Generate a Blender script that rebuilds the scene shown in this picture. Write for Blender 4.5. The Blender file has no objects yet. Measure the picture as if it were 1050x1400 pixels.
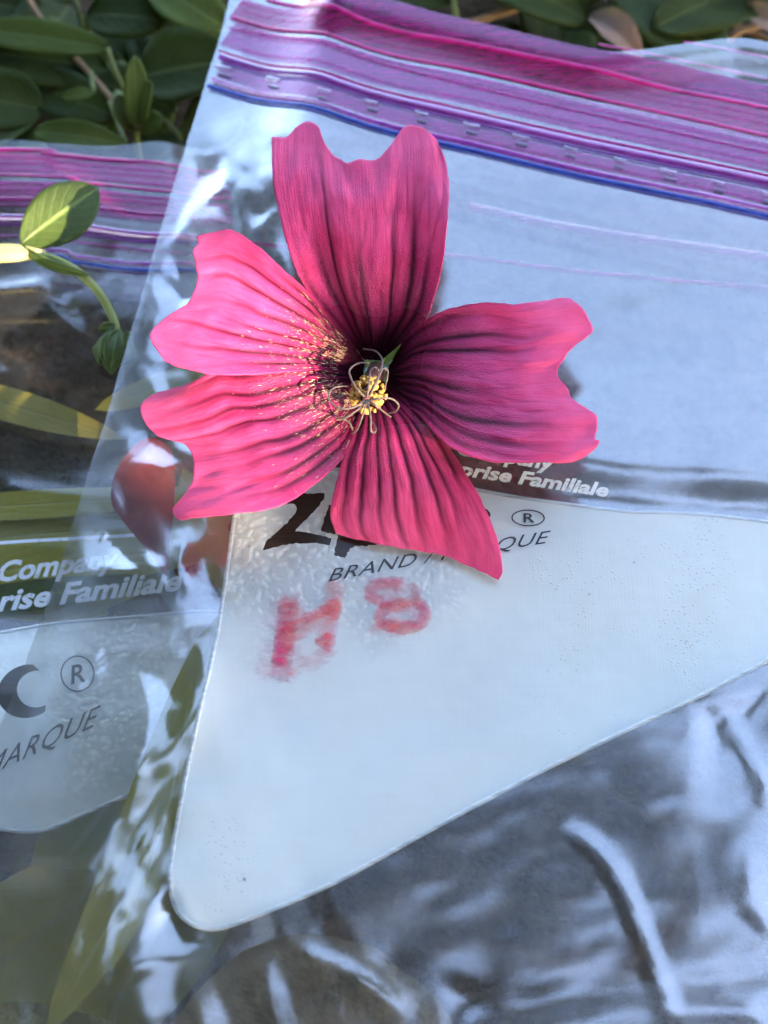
import bpy, math, random
import numpy as np
from mathutils import Vector
from mathutils.geometry import delaunay_2d_cdt

random.seed(7); rng = np.random.default_rng(7)
R = math.radians
MM = 0.001                                     # everything below is worked out in millimetres
scene = bpy.context.scene
COL = scene.collection

# ------------------------------------------------------------------ camera
TILT, DIST, HALF_W, AIM_Z = R(25), 200.0, 55.0, 15.0
TW = HALF_W / DIST                              # tangent of half the horizontal view angle
TV = TW * 1400 / 1050
CT, ST = math.cos(TILT), math.sin(TILT)
CAM = np.array([0.0, -DIST * ST, AIM_Z + DIST * CT])
cd = bpy.data.cameras.new('camera'); cam = bpy.data.objects.new('camera', cd); COL.objects.link(cam)
cam.location = CAM * MM; cam.rotation_euler = (TILT, 0, 0)
cd.sensor_fit = 'VERTICAL'; cd.sensor_height = 36; cd.sensor_width = 27
cd.lens = 18 / TV; cd.clip_start = 0.005; cd.clip_end = 300
cd.dof.use_dof = True; cd.dof.focus_distance = 0.196; cd.dof.aperture_fstop = cd.lens / 2.9
scene.camera = cam

# ------------------------------------------------------------------ sky, sun, exposure
SUN_AZ = math.atan2(-0.80, 0.9)                 # direction towards the sun in the ground plane (from the right, a little from below)
SUN_EL = R(27)
SUN = np.array([math.cos(SUN_EL) * math.cos(SUN_AZ), math.cos(SUN_EL) * math.sin(SUN_AZ), math.sin(SUN_EL)])
world = bpy.data.worlds.new('World'); scene.world = world; world.use_nodes = True
wn = world.node_tree; wn.nodes.clear()
sky = wn.nodes.new('ShaderNodeTexSky'); sky.sky_type = 'NISHITA'; sky.sun_disc = False
sky.sun_elevation = SUN_EL; sky.sun_rotation = math.pi / 2 - SUN_AZ
sky.air_density = 1.0; sky.dust_density = 1.5; sky.ozone_density = 1.0
bg = wn.nodes.new('ShaderNodeBackground'); bg.inputs[1].default_value = 0.15
wo = wn.nodes.new('ShaderNodeOutputWorld'); world.cycles.sampling_method = 'NONE'
wn.links.new(sky.outputs[0], bg.inputs[0]); wn.links.new(bg.outputs[0], wo.inputs[0])
sl = bpy.data.lights.new('sun', 'SUN'); sl.energy = 2.5; sl.angle = R(0.53); sl.color = (1.0, 0.86, 0.68)
so = bpy.data.objects.new('sun', sl); COL.objects.link(so)
so.rotation_euler = Vector(SUN).to_track_quat('Z', 'Y').to_euler(); so.location = Vector(SUN) * 3
vs = scene.view_settings
scene.display_settings.display_device = 'sRGB'
vs.view_transform = 'Standard'; vs.look = 'None'; vs.exposure = 3.35; vs.gamma = 1.0; vs.use_curve_mapping = False
vs.use_white_balance = True; vs.white_balance_temperature = 6700; vs.white_balance_tint = 13   # the camera's own white balance
cy = scene.cycles
cy.max_bounces = 6; cy.diffuse_bounces = 2; cy.glossy_bounces = 3; cy.transmission_bounces = 3
cy.transparent_max_bounces = 40; cy.caustics_reflective = False; cy.caustics_refractive = False
cy.sample_clamp_indirect = 6.0; cy.use_denoising = True; cy.use_adaptive_sampling = True; cy.adaptive_threshold = .05

# ------------------------------------------------------------------ geometry helpers
def UP(px, py, z):
    """photograph pixel -> the world point (mm) on the level plane at height z"""
    px = np.asarray(px, float); py = np.asarray(py, float); z = np.asarray(z, float)
    x = (px / 1050 - .5) * 2 * TW; y = (.5 - py / 1400) * 2 * TV
    dx, dy, dz = x, y * CT + ST, y * ST - CT
    k = (z - CAM[2]) / dz
    return np.stack(np.broadcast_arrays(CAM[0] + dx * k, CAM[1] + dy * k, z + 0 * k), -1)

def on(px, py, zf, lift=0.0):
    """photograph pixel -> the world point on a height field"""
    z = np.full(np.shape(px), 12.0)
    for _ in range(6):
        p = UP(px, py, z); z = zf(p[..., 0], p[..., 1]) + lift
    return UP(px, py, z)

def hash2(ix, iy, seed):
    h = (ix.astype(np.int64) * 374761393 + iy.astype(np.int64) * 668265263 + seed * 974634777) & 0xffffffff
    h = ((h ^ (h >> 13)) * 1274126177) & 0xffffffff
    return ((h ^ (h >> 16)) & 0xffff) / 65535.0

def vnoise(x, y, seed=0):
    x = np.asarray(x, float); y = np.asarray(y, float)
    ix = np.floor(x); iy = np.floor(y); fx = x - ix; fy = y - iy
    fx = fx * fx * fx * (fx * (fx * 6 - 15) + 10); fy = fy * fy * fy * (fy * (fy * 6 - 15) + 10)
    a = hash2(ix, iy, seed); b = hash2(ix + 1, iy, seed); c = hash2(ix, iy + 1, seed); d = hash2(ix + 1, iy + 1, seed)
    return (a + (b - a) * fx) * (1 - fy) + (c + (d - c) * fx) * fy - .5

def fbm(x, y, seed=0, octaves=3):
    s = 0; a = 1.0
    for o in range(octaves):
        s = s + a * vnoise(x * 2 ** o + 17.3 * o, y * 2 ** o - 9.1 * o, seed + o); a *= .5
    return s

def sstep(a, b, x):
    t = np.clip((x - a) / (b - a), 0, 1); return t * t * (3 - 2 * t)

def dist_poly(x, y, P, closed=False):
    """distance to a polyline (world mm)"""
    P = np.asarray(P, float); n = len(P)
    best = np.full(np.shape(x), 1e9)
    for i in range(n if closed else n - 1):
        a = P[i]; b = P[(i + 1) % n]; d = b - a
        t = np.clip(((x - a[0]) * d[0] + (y - a[1]) * d[1]) / (d @ d + 1e-9), 0, 1)
        best = np.minimum(best, np.hypot(x - a[0] - t * d[0], y - a[1] - t * d[1]))
    return best

def inside(x, y, polys):
    """even-odd test against a list of closed polygons"""
    r = np.zeros(np.shape(x), bool)
    for P in polys:
        P = np.asarray(P, float); n = len(P)
        for i in range(n):
            x0, y0 = P[i]; x1, y1 = P[(i + 1) % n]
            if y0 == y1: continue
            c = ((y0 > y) != (y1 > y)) & (x < (x1 - x0) * (y - y0) / (y1 - y0) + x0)
            r ^= c
    return r

def resample(P, step, closed=False):
    P = np.asarray(P, float)
    if closed: P = np.vstack([P, P[:1]])
    s = np.r_[0, np.cumsum(np.linalg.norm(np.diff(P, axis=0), axis=1))]
    n = max(2, int(round(s[-1] / step)) + 1)
    t = np.linspace(0, s[-1], n)
    Q = np.stack([np.interp(t, s, P[:, k]) for k in range(P.shape[1])], -1)
    return Q[:-1] if closed else Q

def smooth_line(P, n, closed=False):
    """Catmull-Rom through points, n samples even in arc length"""
    P = np.asarray(P, float)
    if closed: E = np.vstack([P[-1], P, P[0], P[1]])
    else: E = np.vstack([2 * P[0] - P[1], P, 2 * P[-1] - P[-2]])
    out = []
    for i in range(1, len(E) - 2):
        t = np.linspace(0, 1, 12, endpoint=False)[:, None]
        p0, p1, p2, p3 = E[i - 1], E[i], E[i + 1], E[i + 2]
        out.append(.5 * (2 * p1 + (p2 - p0) * t + (2 * p0 - 5 * p1 + 4 * p2 - p3) * t ** 2 + (3 * p1 - p0 - 3 * p2 + p3) * t ** 3))
    Q = np.vstack(out + [E[-2][None]])
    s = np.r_[0, np.cumsum(np.linalg.norm(np.diff(Q, axis=0), axis=1))]
    tt = np.linspace(0, s[-1], n)
    return np.stack([np.interp(tt, s, Q[:, k]) for k in range(Q.shape[1])], -1)

def mesh(name, V, F, mat, parent=None, smooth=True, uv=None, attrs=None, origin=None):
    """link one mesh object; V in world mm, faces as index lists"""
    V = np.asarray(V, float)
    o0 = np.array(parent['_o']) if parent is not None and '_o' in parent else (np.zeros(3) if origin is None else np.asarray(origin, float))
    me = bpy.data.meshes.new(name)
    me.from_pydata(((V - o0) * MM).tolist(), [], [list(map(int, f)) for f in F])
    if smooth: me.polygons.foreach_set('use_smooth', [True] * len(me.polygons))
    if uv is not None:
        L = me.uv_layers.new(name='UVMap')
        li = np.empty(len(me.loops), np.int32); me.loops.foreach_get('vertex_index', li)
        L.data.foreach_set('uv', np.asarray(uv, np.float32)[li].ravel())
    for k, a in (attrs or {}).items():
        A = me.attributes.new(k, 'FLOAT', 'POINT'); A.data.foreach_set('value', np.asarray(a, np.float32))
    me.materials.append(mat); me.update()
    o = bpy.data.objects.new(name, me); COL.objects.link(o)
    if parent is not None:
        o.parent = parent; o['_o'] = list(map(float, o0))
    else:
        o.location = o0 * MM; o['_o'] = list(map(float, o0))
    return o

def thing(name, label, cat, origin, group=None):
    o = bpy.data.objects.new(name, None); COL.objects.link(o)
    o.location = np.asarray(origin, float) * MM; o['_o'] = [float(v) for v in origin]
    o.empty_display_size = .01
    return tag(o, label, cat, group)

def tag(o, label=None, cat=None, group=None, kind=None):
    if label: o['label'] = label
    if cat: o['category'] = cat
    if group: o['group'] = group
    if kind: o['kind'] = kind
    return o

def grid_faces(n, m, closed=False):
    """faces for vertices laid out [i*m + j]"""
    F = []
    for i in range(n - 1):
        for j in range(m if closed else m - 1):
            k = (j + 1) % m
            F.append((i * m + j, i * m + k, (i + 1) * m + k, (i + 1) * m + j))
    return F

def sheet(polys, step, zf, lift=0.0, extra=None):
    """triangulated sheet over the even-odd area of closed polygons (xy mm), laid on a height field"""
    pts = []; edges = []
    for P in polys:
        P = np.asarray(P, float); b = len(pts); n = len(P)
        pts += P.tolist(); edges += [(b + i, b + (i + 1) % n) for i in range(n)]
    A = np.vstack([np.asarray(p, float) for p in polys])
    lo, hi = A.min(0), A.max(0)
    gx, gy = np.meshgrid(np.arange(lo[0] + step / 2, hi[0], step), np.arange(lo[1] + step / 2, hi[1], step * .87))
    gx = gx + (np.arange(gx.shape[0]) % 2)[:, None] * step / 2
    gx, gy = gx.ravel(), gy.ravel()
    m = inside(gx, gy, polys)
    gx, gy = gx[m], gy[m]
    pts += np.stack([gx, gy], -1).tolist()
    vo, eo, fo, *_ = delaunay_2d_cdt([Vector(p) for p in pts], edges, [], 0, 1e-5)
    V = np.array([tuple(v) for v in vo]); F = np.array([f for f in fo if len(f) == 3])
    c = V[F].mean(1)
    F = F[inside(c[:, 0], c[:, 1], polys)]
    used = np.unique(F); re = -np.ones(len(V), int); re[used] = np.arange(len(used))
    V = V[used]; F = re[F]
    z = zf(V[:, 0], V[:, 1]) + lift
    return np.c_[V, z], F

def tube(P, rad, k=10, cap=True):
    """round tube along points P with radii rad"""
    P = np.asarray(P, float); n = len(P); rad = np.broadcast_to(np.asarray(rad, float), (n,))
    T = np.gradient(P, axis=0); T /= np.linalg.norm(T, axis=1)[:, None] + 1e-12
    up = np.array([0, 0, 1.0]) if abs(T[0][2]) < .9 else np.array([1.0, 0, 0])
    V = []; N = None
    for i in range(n):
        N = (up if N is None else N); N = N - T[i] * (N @ T[i]); N /= np.linalg.norm(N) + 1e-12
        B = np.cross(T[i], N)
        for j in range(k):
            a = 2 * math.pi * j / k; V.append(P[i] + rad[i] * (math.cos(a) * N + math.sin(a) * B))
    F = grid_faces(n, k, True)
    if cap: F += [list(range(k))[::-1], list(range((n - 1) * k, n * k))]
    return np.array(V), F

def join(parts):
    V = []; F = []; b = 0
    for v, f in parts:
        V.append(np.asarray(v, float)); F += [[int(i) + b for i in q] for q in f]; b += len(v)
    return np.vstack(V), F

# ------------------------------------------------------------------ materials
def newmat(name):
    m = bpy.data.materials.new(name); m.use_nodes = True
    nt = m.node_tree; nt.nodes.clear()
    out = nt.nodes.new('ShaderNodeOutputMaterial')
    return m, nt, out

class NT:
    """short hand for node trees"""
    def __init__(s, nt): s.nt = nt
    def n(s, kind, **kw):
        d = s.nt.nodes.new('ShaderNode' + kind)
        for k, v in kw.items(): setattr(d, k, v)
        return d
    def set(s, sock, v):
        if hasattr(v, 'is_linked') or hasattr(v, 'links'): s.nt.links.new(v, sock)
        elif isinstance(v, (tuple, list)) and len(v) == 3 and sock.type == 'RGBA': sock.default_value = (*v, 1)
        else: sock.default_value = v
    def math(s, op, a, b=0.0, c=0.0, clamp=False):
        d = s.n('Math', operation=op, use_clamp=clamp)
        for i, v in enumerate((a, b, c)): s.set(d.inputs[i], v)
        return d.outputs[0]
    def ramp(s, f, stops, interp='LINEAR'):
        d = s.n('ValToRGB'); d.color_ramp.interpolation = interp
        e = d.color_ramp.elements
        while len(e) < len(stops): e.new(.5)
        for k, (p, c) in enumerate(stops):
            e[k].position = p; e[k].color = (*c, 1) if isinstance(c, (tuple, list)) else (c, c, c, 1)
        s.set(d.inputs[0], f); return d.outputs[0]
    def noise(s, scale, detail=3, rough=.55, vec=None, dist=0.0):
        d = s.n('TexNoise'); d.inputs['Scale'].default_value = scale; d.inputs['Detail'].default_value = detail
        d.inputs['Roughness'].default_value = rough; d.inputs['Distortion'].default_value = dist
        s.set(d.inputs['Vector'], vec if vec is not None else s.pos()); return d.outputs[0]
    def voro(s, scale, vec=None, feature='F1', rnd=1.0, out=0):
        d = s.n('TexVoronoi', feature=feature); d.inputs['Scale'].default_value = scale
        d.inputs['Randomness'].default_value = rnd
        s.set(d.inputs['Vector'], vec if vec is not None else s.pos()); return d.outputs[out]
    def pos(s):
        if not hasattr(s, '_p'):
            s._p = s.n('TexCoord').outputs['Object']
        return s._p
    def uv(s):
        return s.n('TexCoord').outputs['UV']
    def attr(s, name):
        return s.n('Attribute', attribute_name=name).outputs['Fac']
    def mapping(s, vec, scale=(1, 1, 1), rot=(0, 0, 0)):
        d = s.n('Mapping'); d.inputs['Scale'].default_value = scale; d.inputs['Rotation'].default_value = rot
        s.set(d.inputs['Vector'], vec); return d.outputs[0]
    def mixc(s, f, a, b, blend='MIX'):
        d = s.n('Mix', data_type='RGBA', blend_type=blend)
        s.set(d.inputs[0], f); s.set(d.inputs[6], a); s.set(d.inputs[7], b); return d.outputs[2]
    def bump(s, h, strength=.5, dist=.0002, normal=None):
        d = s.n('Bump'); d.inputs['Strength'].default_value = strength; d.inputs['Distance'].default_value = dist
        s.set(d.inputs['Height'], h)
        if normal is not None: s.set(d.inputs['Normal'], normal)
        return d.outputs[0]
    def mix(s, f, a, b):
        d = s.n('MixShader'); s.set(d.inputs[0], f); s.nt.links.new(a, d.inputs[1]); s.nt.links.new(b, d.inputs[2]); return d.outputs[0]
    def principled(s, color, rough=.5, spec=.5, normal=None, **kw):
        d = s.n('BsdfPrincipled'); s.set(d.inputs['Base Color'], color); s.set(d.inputs['Roughness'], rough)
        s.set(d.inputs['Specular IOR Level'], spec)
        if normal is not None: s.set(d.inputs['Normal'], normal)
        for k, v in kw.items(): s.set(d.inputs[k.replace('_', ' ')], v)
        return d.outputs[0]
    def translucent(s, color, normal=None):
        d = s.n('BsdfTranslucent'); s.set(d.inputs[0], color)
        if normal is not None: s.set(d.inputs['Normal'], normal)
        return d.outputs[0]
    def diffuse(s, color, normal=None):
        d = s.n('BsdfDiffuse'); s.set(d.inputs[0], color)
        if normal is not None: s.set(d.inputs['Normal'], normal)
        return d.outputs[0]
    def glossy(s, color, rough, normal=None):
        d = s.n('BsdfGlossy'); s.set(d.inputs[0], color); s.set(d.inputs['Roughness'], rough)
        if normal is not None: s.set(d.inputs['Normal'], normal)
        return d.outputs[0]
    def transp(s, color):
        d = s.n('BsdfTransparent'); s.set(d.inputs[0], color); return d.outputs[0]
    def facing(s, normal=None):
        d = s.n('LayerWeight'); d.inputs[0].default_value = .5
        if normal is not None: s.set(d.inputs['Normal'], normal)
        return d.outputs['Facing']

def film_mat(name, tint=(.97, .97, .96), base=.12, haze=.06, haze_col=(.8, .82, .86), rough=.05, streak=.25, streak_rot=0.0, opaque=None):
    """thin clear plastic: straight-through light, surface reflection, a little milky haze"""
    m, nt, out = newmat(name); N = NT(nt)
    v = N.mapping(N.pos(), (.35, 2, 1), (0, 0, streak_rot))
    nb = N.bump(N.noise(110, 2, .5, v), streak, .0006)
    f = N.facing(nb)
    fac = N.math('ADD', N.math('MULTIPLY', N.math('POWER', f, 4.0), .75), base, clamp=True)
    gl = N.glossy((1, 1, 1), rough, nb)
    hz = N.mix(.45, N.diffuse(haze_col, nb), N.translucent(haze_col, nb))
    hf = N.math('MULTIPLY', N.ramp(N.noise(60, 3, .65), [(.25, .6), (.8, 1.35)]), haze)
    s = N.mix(hf, N.transp(tint), hz)
    s = N.mix(fac, s, gl)
    nt.links.new(s, out.inputs[0]); return m

def tinted_mat(name, tint, body, alpha, rough=.2, gloss=.1):
    """coloured clear plastic bands of the zip strip"""
    m, nt, out = newmat(name); N = NT(nt)
    v = N.mapping(N.pos(), (.15, 2.5, 1), (0, 0, R(14)))
    n = N.ramp(N.noise(700, 3, .6, v), [(.3, .55), (.7, 1.25)])
    a = N.math('MULTIPLY', n, alpha, clamp=True)
    body_s = N.mix(.4, N.diffuse(body), N.translucent(body))
    s = N.mix(a, N.transp(tint), body_s)
    f = N.math('ADD', N.math('MULTIPLY', N.math('POWER', N.facing(), 4.0), .7), gloss, clamp=True)
    s = N.mix(f, s, N.glossy((1, 1, 1), rough))
    nt.links.new(s, out.inputs[0]); return m

def leaf_mat(name, col, col2, trans=.25, rough=.42, rib=(.16, .24, .06), spec=.4):
    m, nt, out = newmat(name); N = NT(nt)
    uv = N.uv(); sx = N.n('SeparateXYZ'); N.set(sx.inputs[0], uv)
    u = N.math('ABSOLUTE', N.math('SUBTRACT', sx.outputs[0], .5)); v = sx.outputs[1]
    rnd = N.n('ObjectInfo').outputs['Random']
    c = N.mixc(N.ramp(N.noise(180, 4, .6), [(.3, 0.0), (.7, 1.0)]), col, col2)
    c = N.mixc(N.math('MULTIPLY', rnd, .35), c, tuple(.55 * x for x in col))
    mid = N.ramp(u, [(0.0, 1.0), (.022, .75), (.05, 0.0)])
    side = N.math('SUBTRACT', v, N.math('MULTIPLY', u, .75))
    w = N.n('TexWave', bands_direction='X', wave_profile='SIN'); w.inputs['Scale'].default_value = 2.2
    cb = N.n('CombineXYZ'); N.set(cb.inputs[0], side); N.set(w.inputs['Vector'], cb.outputs[0]); w.inputs['Distortion'].default_value = .6
    sv = N.ramp(w.outputs[1], [(.9, 0.0), (1.0, .45)])
    c = N.mixc(N.math('MAXIMUM', mid, N.math('MULTIPLY', sv, .3)), c, rib)
    h = N.math('SUBTRACT', N.noise(900, 3, .6), N.math('MULTIPLY', N.math('MAXIMUM', mid, sv), .6))
    nb = N.bump(h, .5, .0003)
    s = N.mix(trans, N.principled(c, rough, spec, nb), N.translucent(N.mixc(.5, c, (.35, .5, .06)), nb))
    nt.links.new(s, out.inputs[0]); return m

def plain_mat(name, col, col2, scale=300, rough=.6, spec=.3, trans=0.0, bump=.5, dist=.0003):
    m, nt, out = newmat(name); N = NT(nt)
    n = N.noise(scale, 5, .62)
    c = N.mixc(N.ramp(n, [(.32, 0.0), (.68, 1.0)]), col, col2)
    nb = N.bump(N.noise(scale * 2.5, 4, .6), bump, dist)
    s = N.principled(c, rough, spec, nb)
    if trans: s = N.mix(trans, s, N.translucent(c, nb))
    nt.links.new(s, out.inputs[0]); return m

# ================================================================== THE SETTING: soil
M_SOIL = plain_mat('soil', (.026, .018, .011), (.085, .06, .036), 160, .95, .1, 0, 1.0, .002)
def z_ground(x, y):
    near = np.exp(-((np.asarray(x) / 400) ** 2 + (np.asarray(y) / 400) ** 2))
    return -8 + 4 * fbm(x / 45., y / 45., 3, 4) * near - 12 * sstep(70, 150, np.asarray(y) * 1.0) * near
g1 = np.unique(np.r_[-np.geomspace(300, 40000, 22), np.arange(-300, 301, 6), np.geomspace(300, 40000, 22)])
gx, gy = np.meshgrid(g1, g1, indexing='ij')
tag(mesh('ground', np.stack([gx.ravel(), gy.ravel(), z_ground(gx, gy).ravel()], -1), grid_faces(len(g1), len(g1)), M_SOIL), kind='structure')

# ================================================================== THE BAGS: outlines and surfaces
def PXW(P, z): P = np.asarray(P, float); return UP(P[:, 0], P[:, 1], z)[:, :2]

U_EDGE_PX = [(327, -35), (318, 0), (303, 62), (285, 120), (268, 175), (240, 262), (218, 335), (200, 400), (168, 505), (150, 570), (122, 660), (102, 725),
             (78, 800), (50, 880), (20, 960), (-10, 1030), (-60, 1130), (-150, 1300), (-260, 1500)]
U_EDGE = PXW(U_EDGE_PX, 12.0)
U_MOUTH = PXW([(470, 0), (560, 20), (680, 50), (760, 70), (814, 80), (850, 81), (890, 78), (950, 71), (1004, 67), (1050, 73), (1150, 92), (1350, 140), (1500, 175)], 20.5)
U_EDGE_S = smooth_line(U_EDGE, 150)
U_EDGE_S[:, 0] += .14 * vnoise(np.arange(150) / 2.2, np.zeros(150), 5) + .05 * vnoise(np.arange(150) * 1.0, np.zeros(150), 6)
U_POLY = np.vstack([U_EDGE_S[::-1], smooth_line(U_MOUTH, 130), [(150, 40), (150, -130), (-40, -130)], [(U_EDGE_S[-1][0], -130)]])
L_EDGE = PXW([(300, 175), (330, 300), (372, 520), (410, 760), (432, 1000), (440, 1250), (430, 1500)], 7.0)
L_MOUTH = PXW([(-900, 230), (-500, 205), (-200, 192), (0, 187), (60, 191), (144, 196), (200, 191), (257, 185), (298, 176)], 7.0)
L_POLY = np.vstack([smooth_line(L_MOUTH, 100), smooth_line(L_EDGE, 60), [(-30, -125), (-150, -125), (L_MOUTH[0][0], 0)]])

def ridge(x, y, P, h, w, z=16.0, fade=6.0):
    """a crease that runs along a traced line and dies away at its ends"""
    W = smooth_line(PXW(P, z), 14)
    d = dist_poly(x, y, W)
    e = np.minimum(np.hypot(x - W[0][0], y - W[0][1]), np.hypot(x - W[-1][0], y - W[-1][1]))
    return h * np.exp(-np.abs(d / w) ** 1.5) * sstep(0, fade, e)

def facet(x, y, P, sx, sy, blend=1.5, z=16.0):
    """a flat of the film that is pulled to another slope"""
    W = PXW(P, z); c = W.mean(0)
    d = np.where(inside(x, y, [W]), dist_poly(x, y, W, True), 0)
    return sstep(0, blend, d) * ((x - c[0]) * sx + (y - c[1]) * sy)

PANEL_U = [(405, 640), (330, 668), (322, 700), (312, 770), (300, 850), (288, 910), (275, 965), (262, 1025), (250, 1085), (240, 1140), (233, 1190), (234, 1222), (243, 1246),
           (260, 1262), (285, 1270), (312, 1266), (340, 1256), (400, 1232), (460, 1205), (510, 1178), (560, 1150), (630, 1112), (700, 1075), (750, 1049),
           (800, 1025), (870, 992), (950, 955), (1000, 929), (1050, 903), (1100, 880), (1180, 840), (1280, 790), (1290, 765), (1260, 748), (1150, 730), (1050, 714), (1000, 708),
           (950, 703), (900, 701), (860, 700), (800, 693), (700, 679), (620, 664), (540, 650), (470, 643)]
PANEL_U_W = PXW(PANEL_U, 16.3)
TOP_EDGE = PXW([(330, 668), (405, 640), (470, 643), (540, 650), (620, 664), (700, 679), (800, 693), (860, 700), (950, 703), (1050, 714), (1150, 730), (1260, 748)], 16.5)
CLUMP = [(455, 1205), (500, 1140), (560, 1095), (640, 1060), (740, 1040), (840, 1062), (920, 1110), (955, 1180), (965, 1260), (940, 1325), (860, 1340), (760, 1338), (640, 1318), (540, 1285), (480, 1245)]
CLUMP_W = PXW(CLUMP, 13.0)

def z_upper_back(x, y):
    return 10.6 + .9 * fbm(x / 40., y / 40., 31, 2) + 3.2 * np.exp(-(dist_poly(x, y, U_EDGE_S[::8]) / 15) ** 2)

def z_upper_raw(x, y):
    x = np.asarray(x, float); y = np.asarray(y, float)
    din = np.where(inside(x, y, [PANEL_U_W]), dist_poly(x, y, PANEL_U_W, True), 0)
    flat = 1 - .62 * sstep(0, 6, din)                                        # the printed panel stiffens the film
    zip_zone = sstep(58, 72, y + .17 * x)                                    # so does the zip
    w = flat * (1 - .85 * zip_zone)
    z = 16.4 + 1.6 * fbm(x / 70., y / 55., 11, 2)
    low = sstep(10, -25, y) * (1 - sstep(2, 8, din))
    lft = sstep(-12, -32, x + .25 * y)
    z += w * (.30 * fbm((x + .8 * y) / 26., (y - .5 * x) / 10., 12, 3))
    z += w * low * (.2 * fbm((x + .3 * y) / 17., (y - .5 * x) / 20., 13, 3))
    z += w * lft * (1.2 * fbm((x + .35 * y) / 9., (y - .25 * x) / 22., 14, 3))
    # swell over the dark clump inside
    c = CLUMP_W.mean(0)
    z += .4 * np.exp(-(((x - c[0]) / 26) ** 2 + ((y - c[1]) / 15) ** 2))
    # the long pale creases bottom right, and the folds down the left side
    z += ridge(x, y, [(760, 1120), (815, 1165), (850, 1215), (880, 1290), (905, 1360), (925, 1430)], .42, 1.0)
    z += ridge(x, y, [(975, 960), (1010, 1010), (1035, 1060), (1060, 1120)], .5, .9)
    z += ridge(x, y, [(380, 1300), (450, 1320), (520, 1360), (560, 1420)], .45, 1.4)
    z += ridge(x, y, [(285, 860), (270, 960), (215, 1050), (165, 1110), (110, 1200), (60, 1330)], .5, 1.8)
    z += ridge(x, y, [(215, 960), (190, 1050), (170, 1150), (110, 1260), (80, 1400)], .4, 1.4)
    z += ridge(x, y, [(228, 1060), (205, 1150), (150, 1260), (125, 1390)], .45, 1.3)
    z += ridge(x, y, [(115, 855), (80, 900), (62, 960)], .5, 1.6)
    z += ridge(x, y, [(155, 625), (195, 590), (230, 575)], .6, 1.0)
    z += ridge(x, y, [(150, 705), (190, 755), (232, 790)], .7, .7)
    z += ridge(x, y, [(245, 690), (250, 760), (245, 830)], .5, .7)
    z += ridge(x, y, [(300, 140), (312, 200), (318, 245), (300, 275), (262, 300), (235, 330)], .35, 1.6)
    z += ridge(x, y, [(250, 265), (225, 345), (212, 420), (185, 500)], .3, 1.4)
    # facets of the film
    z += facet(x, y, [(262, 215), (305, 225), (318, 245), (306, 268), (272, 280), (235, 325), (225, 320)], .10, -.16, 1.6)
    z += facet(x, y, [(130, 1400), (150, 1360), (235, 1205), (262, 1275), (300, 1275), (180, 1345)], -.05, -.16, 1.6)
    z += facet(x, y, [(600, 1330), (960, 1335), (1050, 1340), (1060, 1420), (600, 1420)], .02, -.05, 4.0)
    z += facet(x, y, [(940, 960), (1060, 930), (1060, 1300), (990, 1250), (950, 1130)], .03, -.05, 4.5)
    z += facet(x, y, [(40, 1010), (140, 870), (250, 900), (262, 960), (200, 1070), (60, 1125), (0, 1100)], 0, -.11, 2.5)
    z += facet(x, y, [(110, 735), (152, 700), (240, 790), (100, 790)], .0, -.14, 1.5)
    # the film climbs behind the top of the label and again up to the zip
    ye = np.interp(x, TOP_EDGE[:, 0], TOP_EDGE[:, 1])
    z += 1.5 * sstep(.5, 8, y - ye) * sstep(-22, -8, x) + 2.2 * sstep(26, 60, y + .17 * x) 
    d = dist_poly(x, y, U_EDGE_S[::3])
    zb = z_upper_back(x, y)
    z = zb + .25 + (z - zb - .25) * sstep(-1.5, 21, d)
    # crumpling along the free edge, down the left side
    band = (.45 + .55 * sstep(-25, 5, y)) * sstep(.6, 5, d) * (1 - sstep(22, 34, d)) * (1 - sstep(0, 4, din)) * (1 - zip_zone)
    a, b = (x + .38 * y) / 7.5, (y - .38 * x) / 17.
    z += band * (.9 * (.35 - np.abs(fbm(a, b, 15, 2))) + .5 * fbm(a * 1.9, b * 1.6, 16, 2))
    z += facet(x, y, [(262, 205), (305, 215), (320, 245), (308, 268), (272, 285), (235, 330), (222, 320), (240, 265)], .16, -.06, 1.2)
    z += facet(x, y, [(215, 360), (240, 375), (262, 400), (235, 425), (212, 440), (190, 480), (200, 420)], -.10, -.14, 1.2)
    z += facet(x, y, [(150, 630), (185, 590), (205, 570), (225, 600), (250, 640), (225, 655), (190, 640)], .08, -.16, 1.2)
    z += facet(x, y, [(105, 770), (150, 705), (178, 740), (238, 800), (215, 812), (160, 790)], .0, -.18, 1.2)
    # thin sharp creases
    lines = np.maximum(0, .10 - np.abs(fbm((x + .5 * y) / 17., (y - .3 * x) / 15., 17, 2))) / .10
    z += lines * np.maximum(.18 * band, .035 * low * flat * sstep(6, 12, d))
    # the lip of the mouth curls up
    z += 2.2 * (1 - sstep(0, 8, dist_poly(x, y, U_MOUTH)))
    return z

def bowl(y):                                     # the lower bag sags between its zip and its label
    return -4.8 * sstep(44, 14, y) * sstep(-32, -8, y)
def z_lower_back(x, y):
    return 1.5 + bowl(np.asarray(y, float)) + .6 * fbm(x / 40., y / 40., 41, 2)

def z_lower_raw(x, y):
    x = np.asarray(x, float); y = np.asarray(y, float)
    z = 6.4 + bowl(y) + 1.2 * fbm(x / 50., y / 40., 21, 2)
    z += .45 * fbm(x / 30., y / 7., 22, 3) * (1 - .7 * sstep(30, 45, y))
    z += ridge(x, y, [(-40, 640), (60, 655), (200, 660), (330, 640)], .5, 1.2, 7.0)
    z += facet(x, y, [(-60, 385), (60, 370), (120, 440), (90, 500), (0, 500), (-60, 480)], .03, .12, 3.0, 7.0)
    d = dist_poly(x, y, L_EDGE)
    zb = z_lower_back(x, y)
    return np.minimum(zb + .25 + (z - zb - .25) * sstep(0, 12, d), 9.3)

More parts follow.
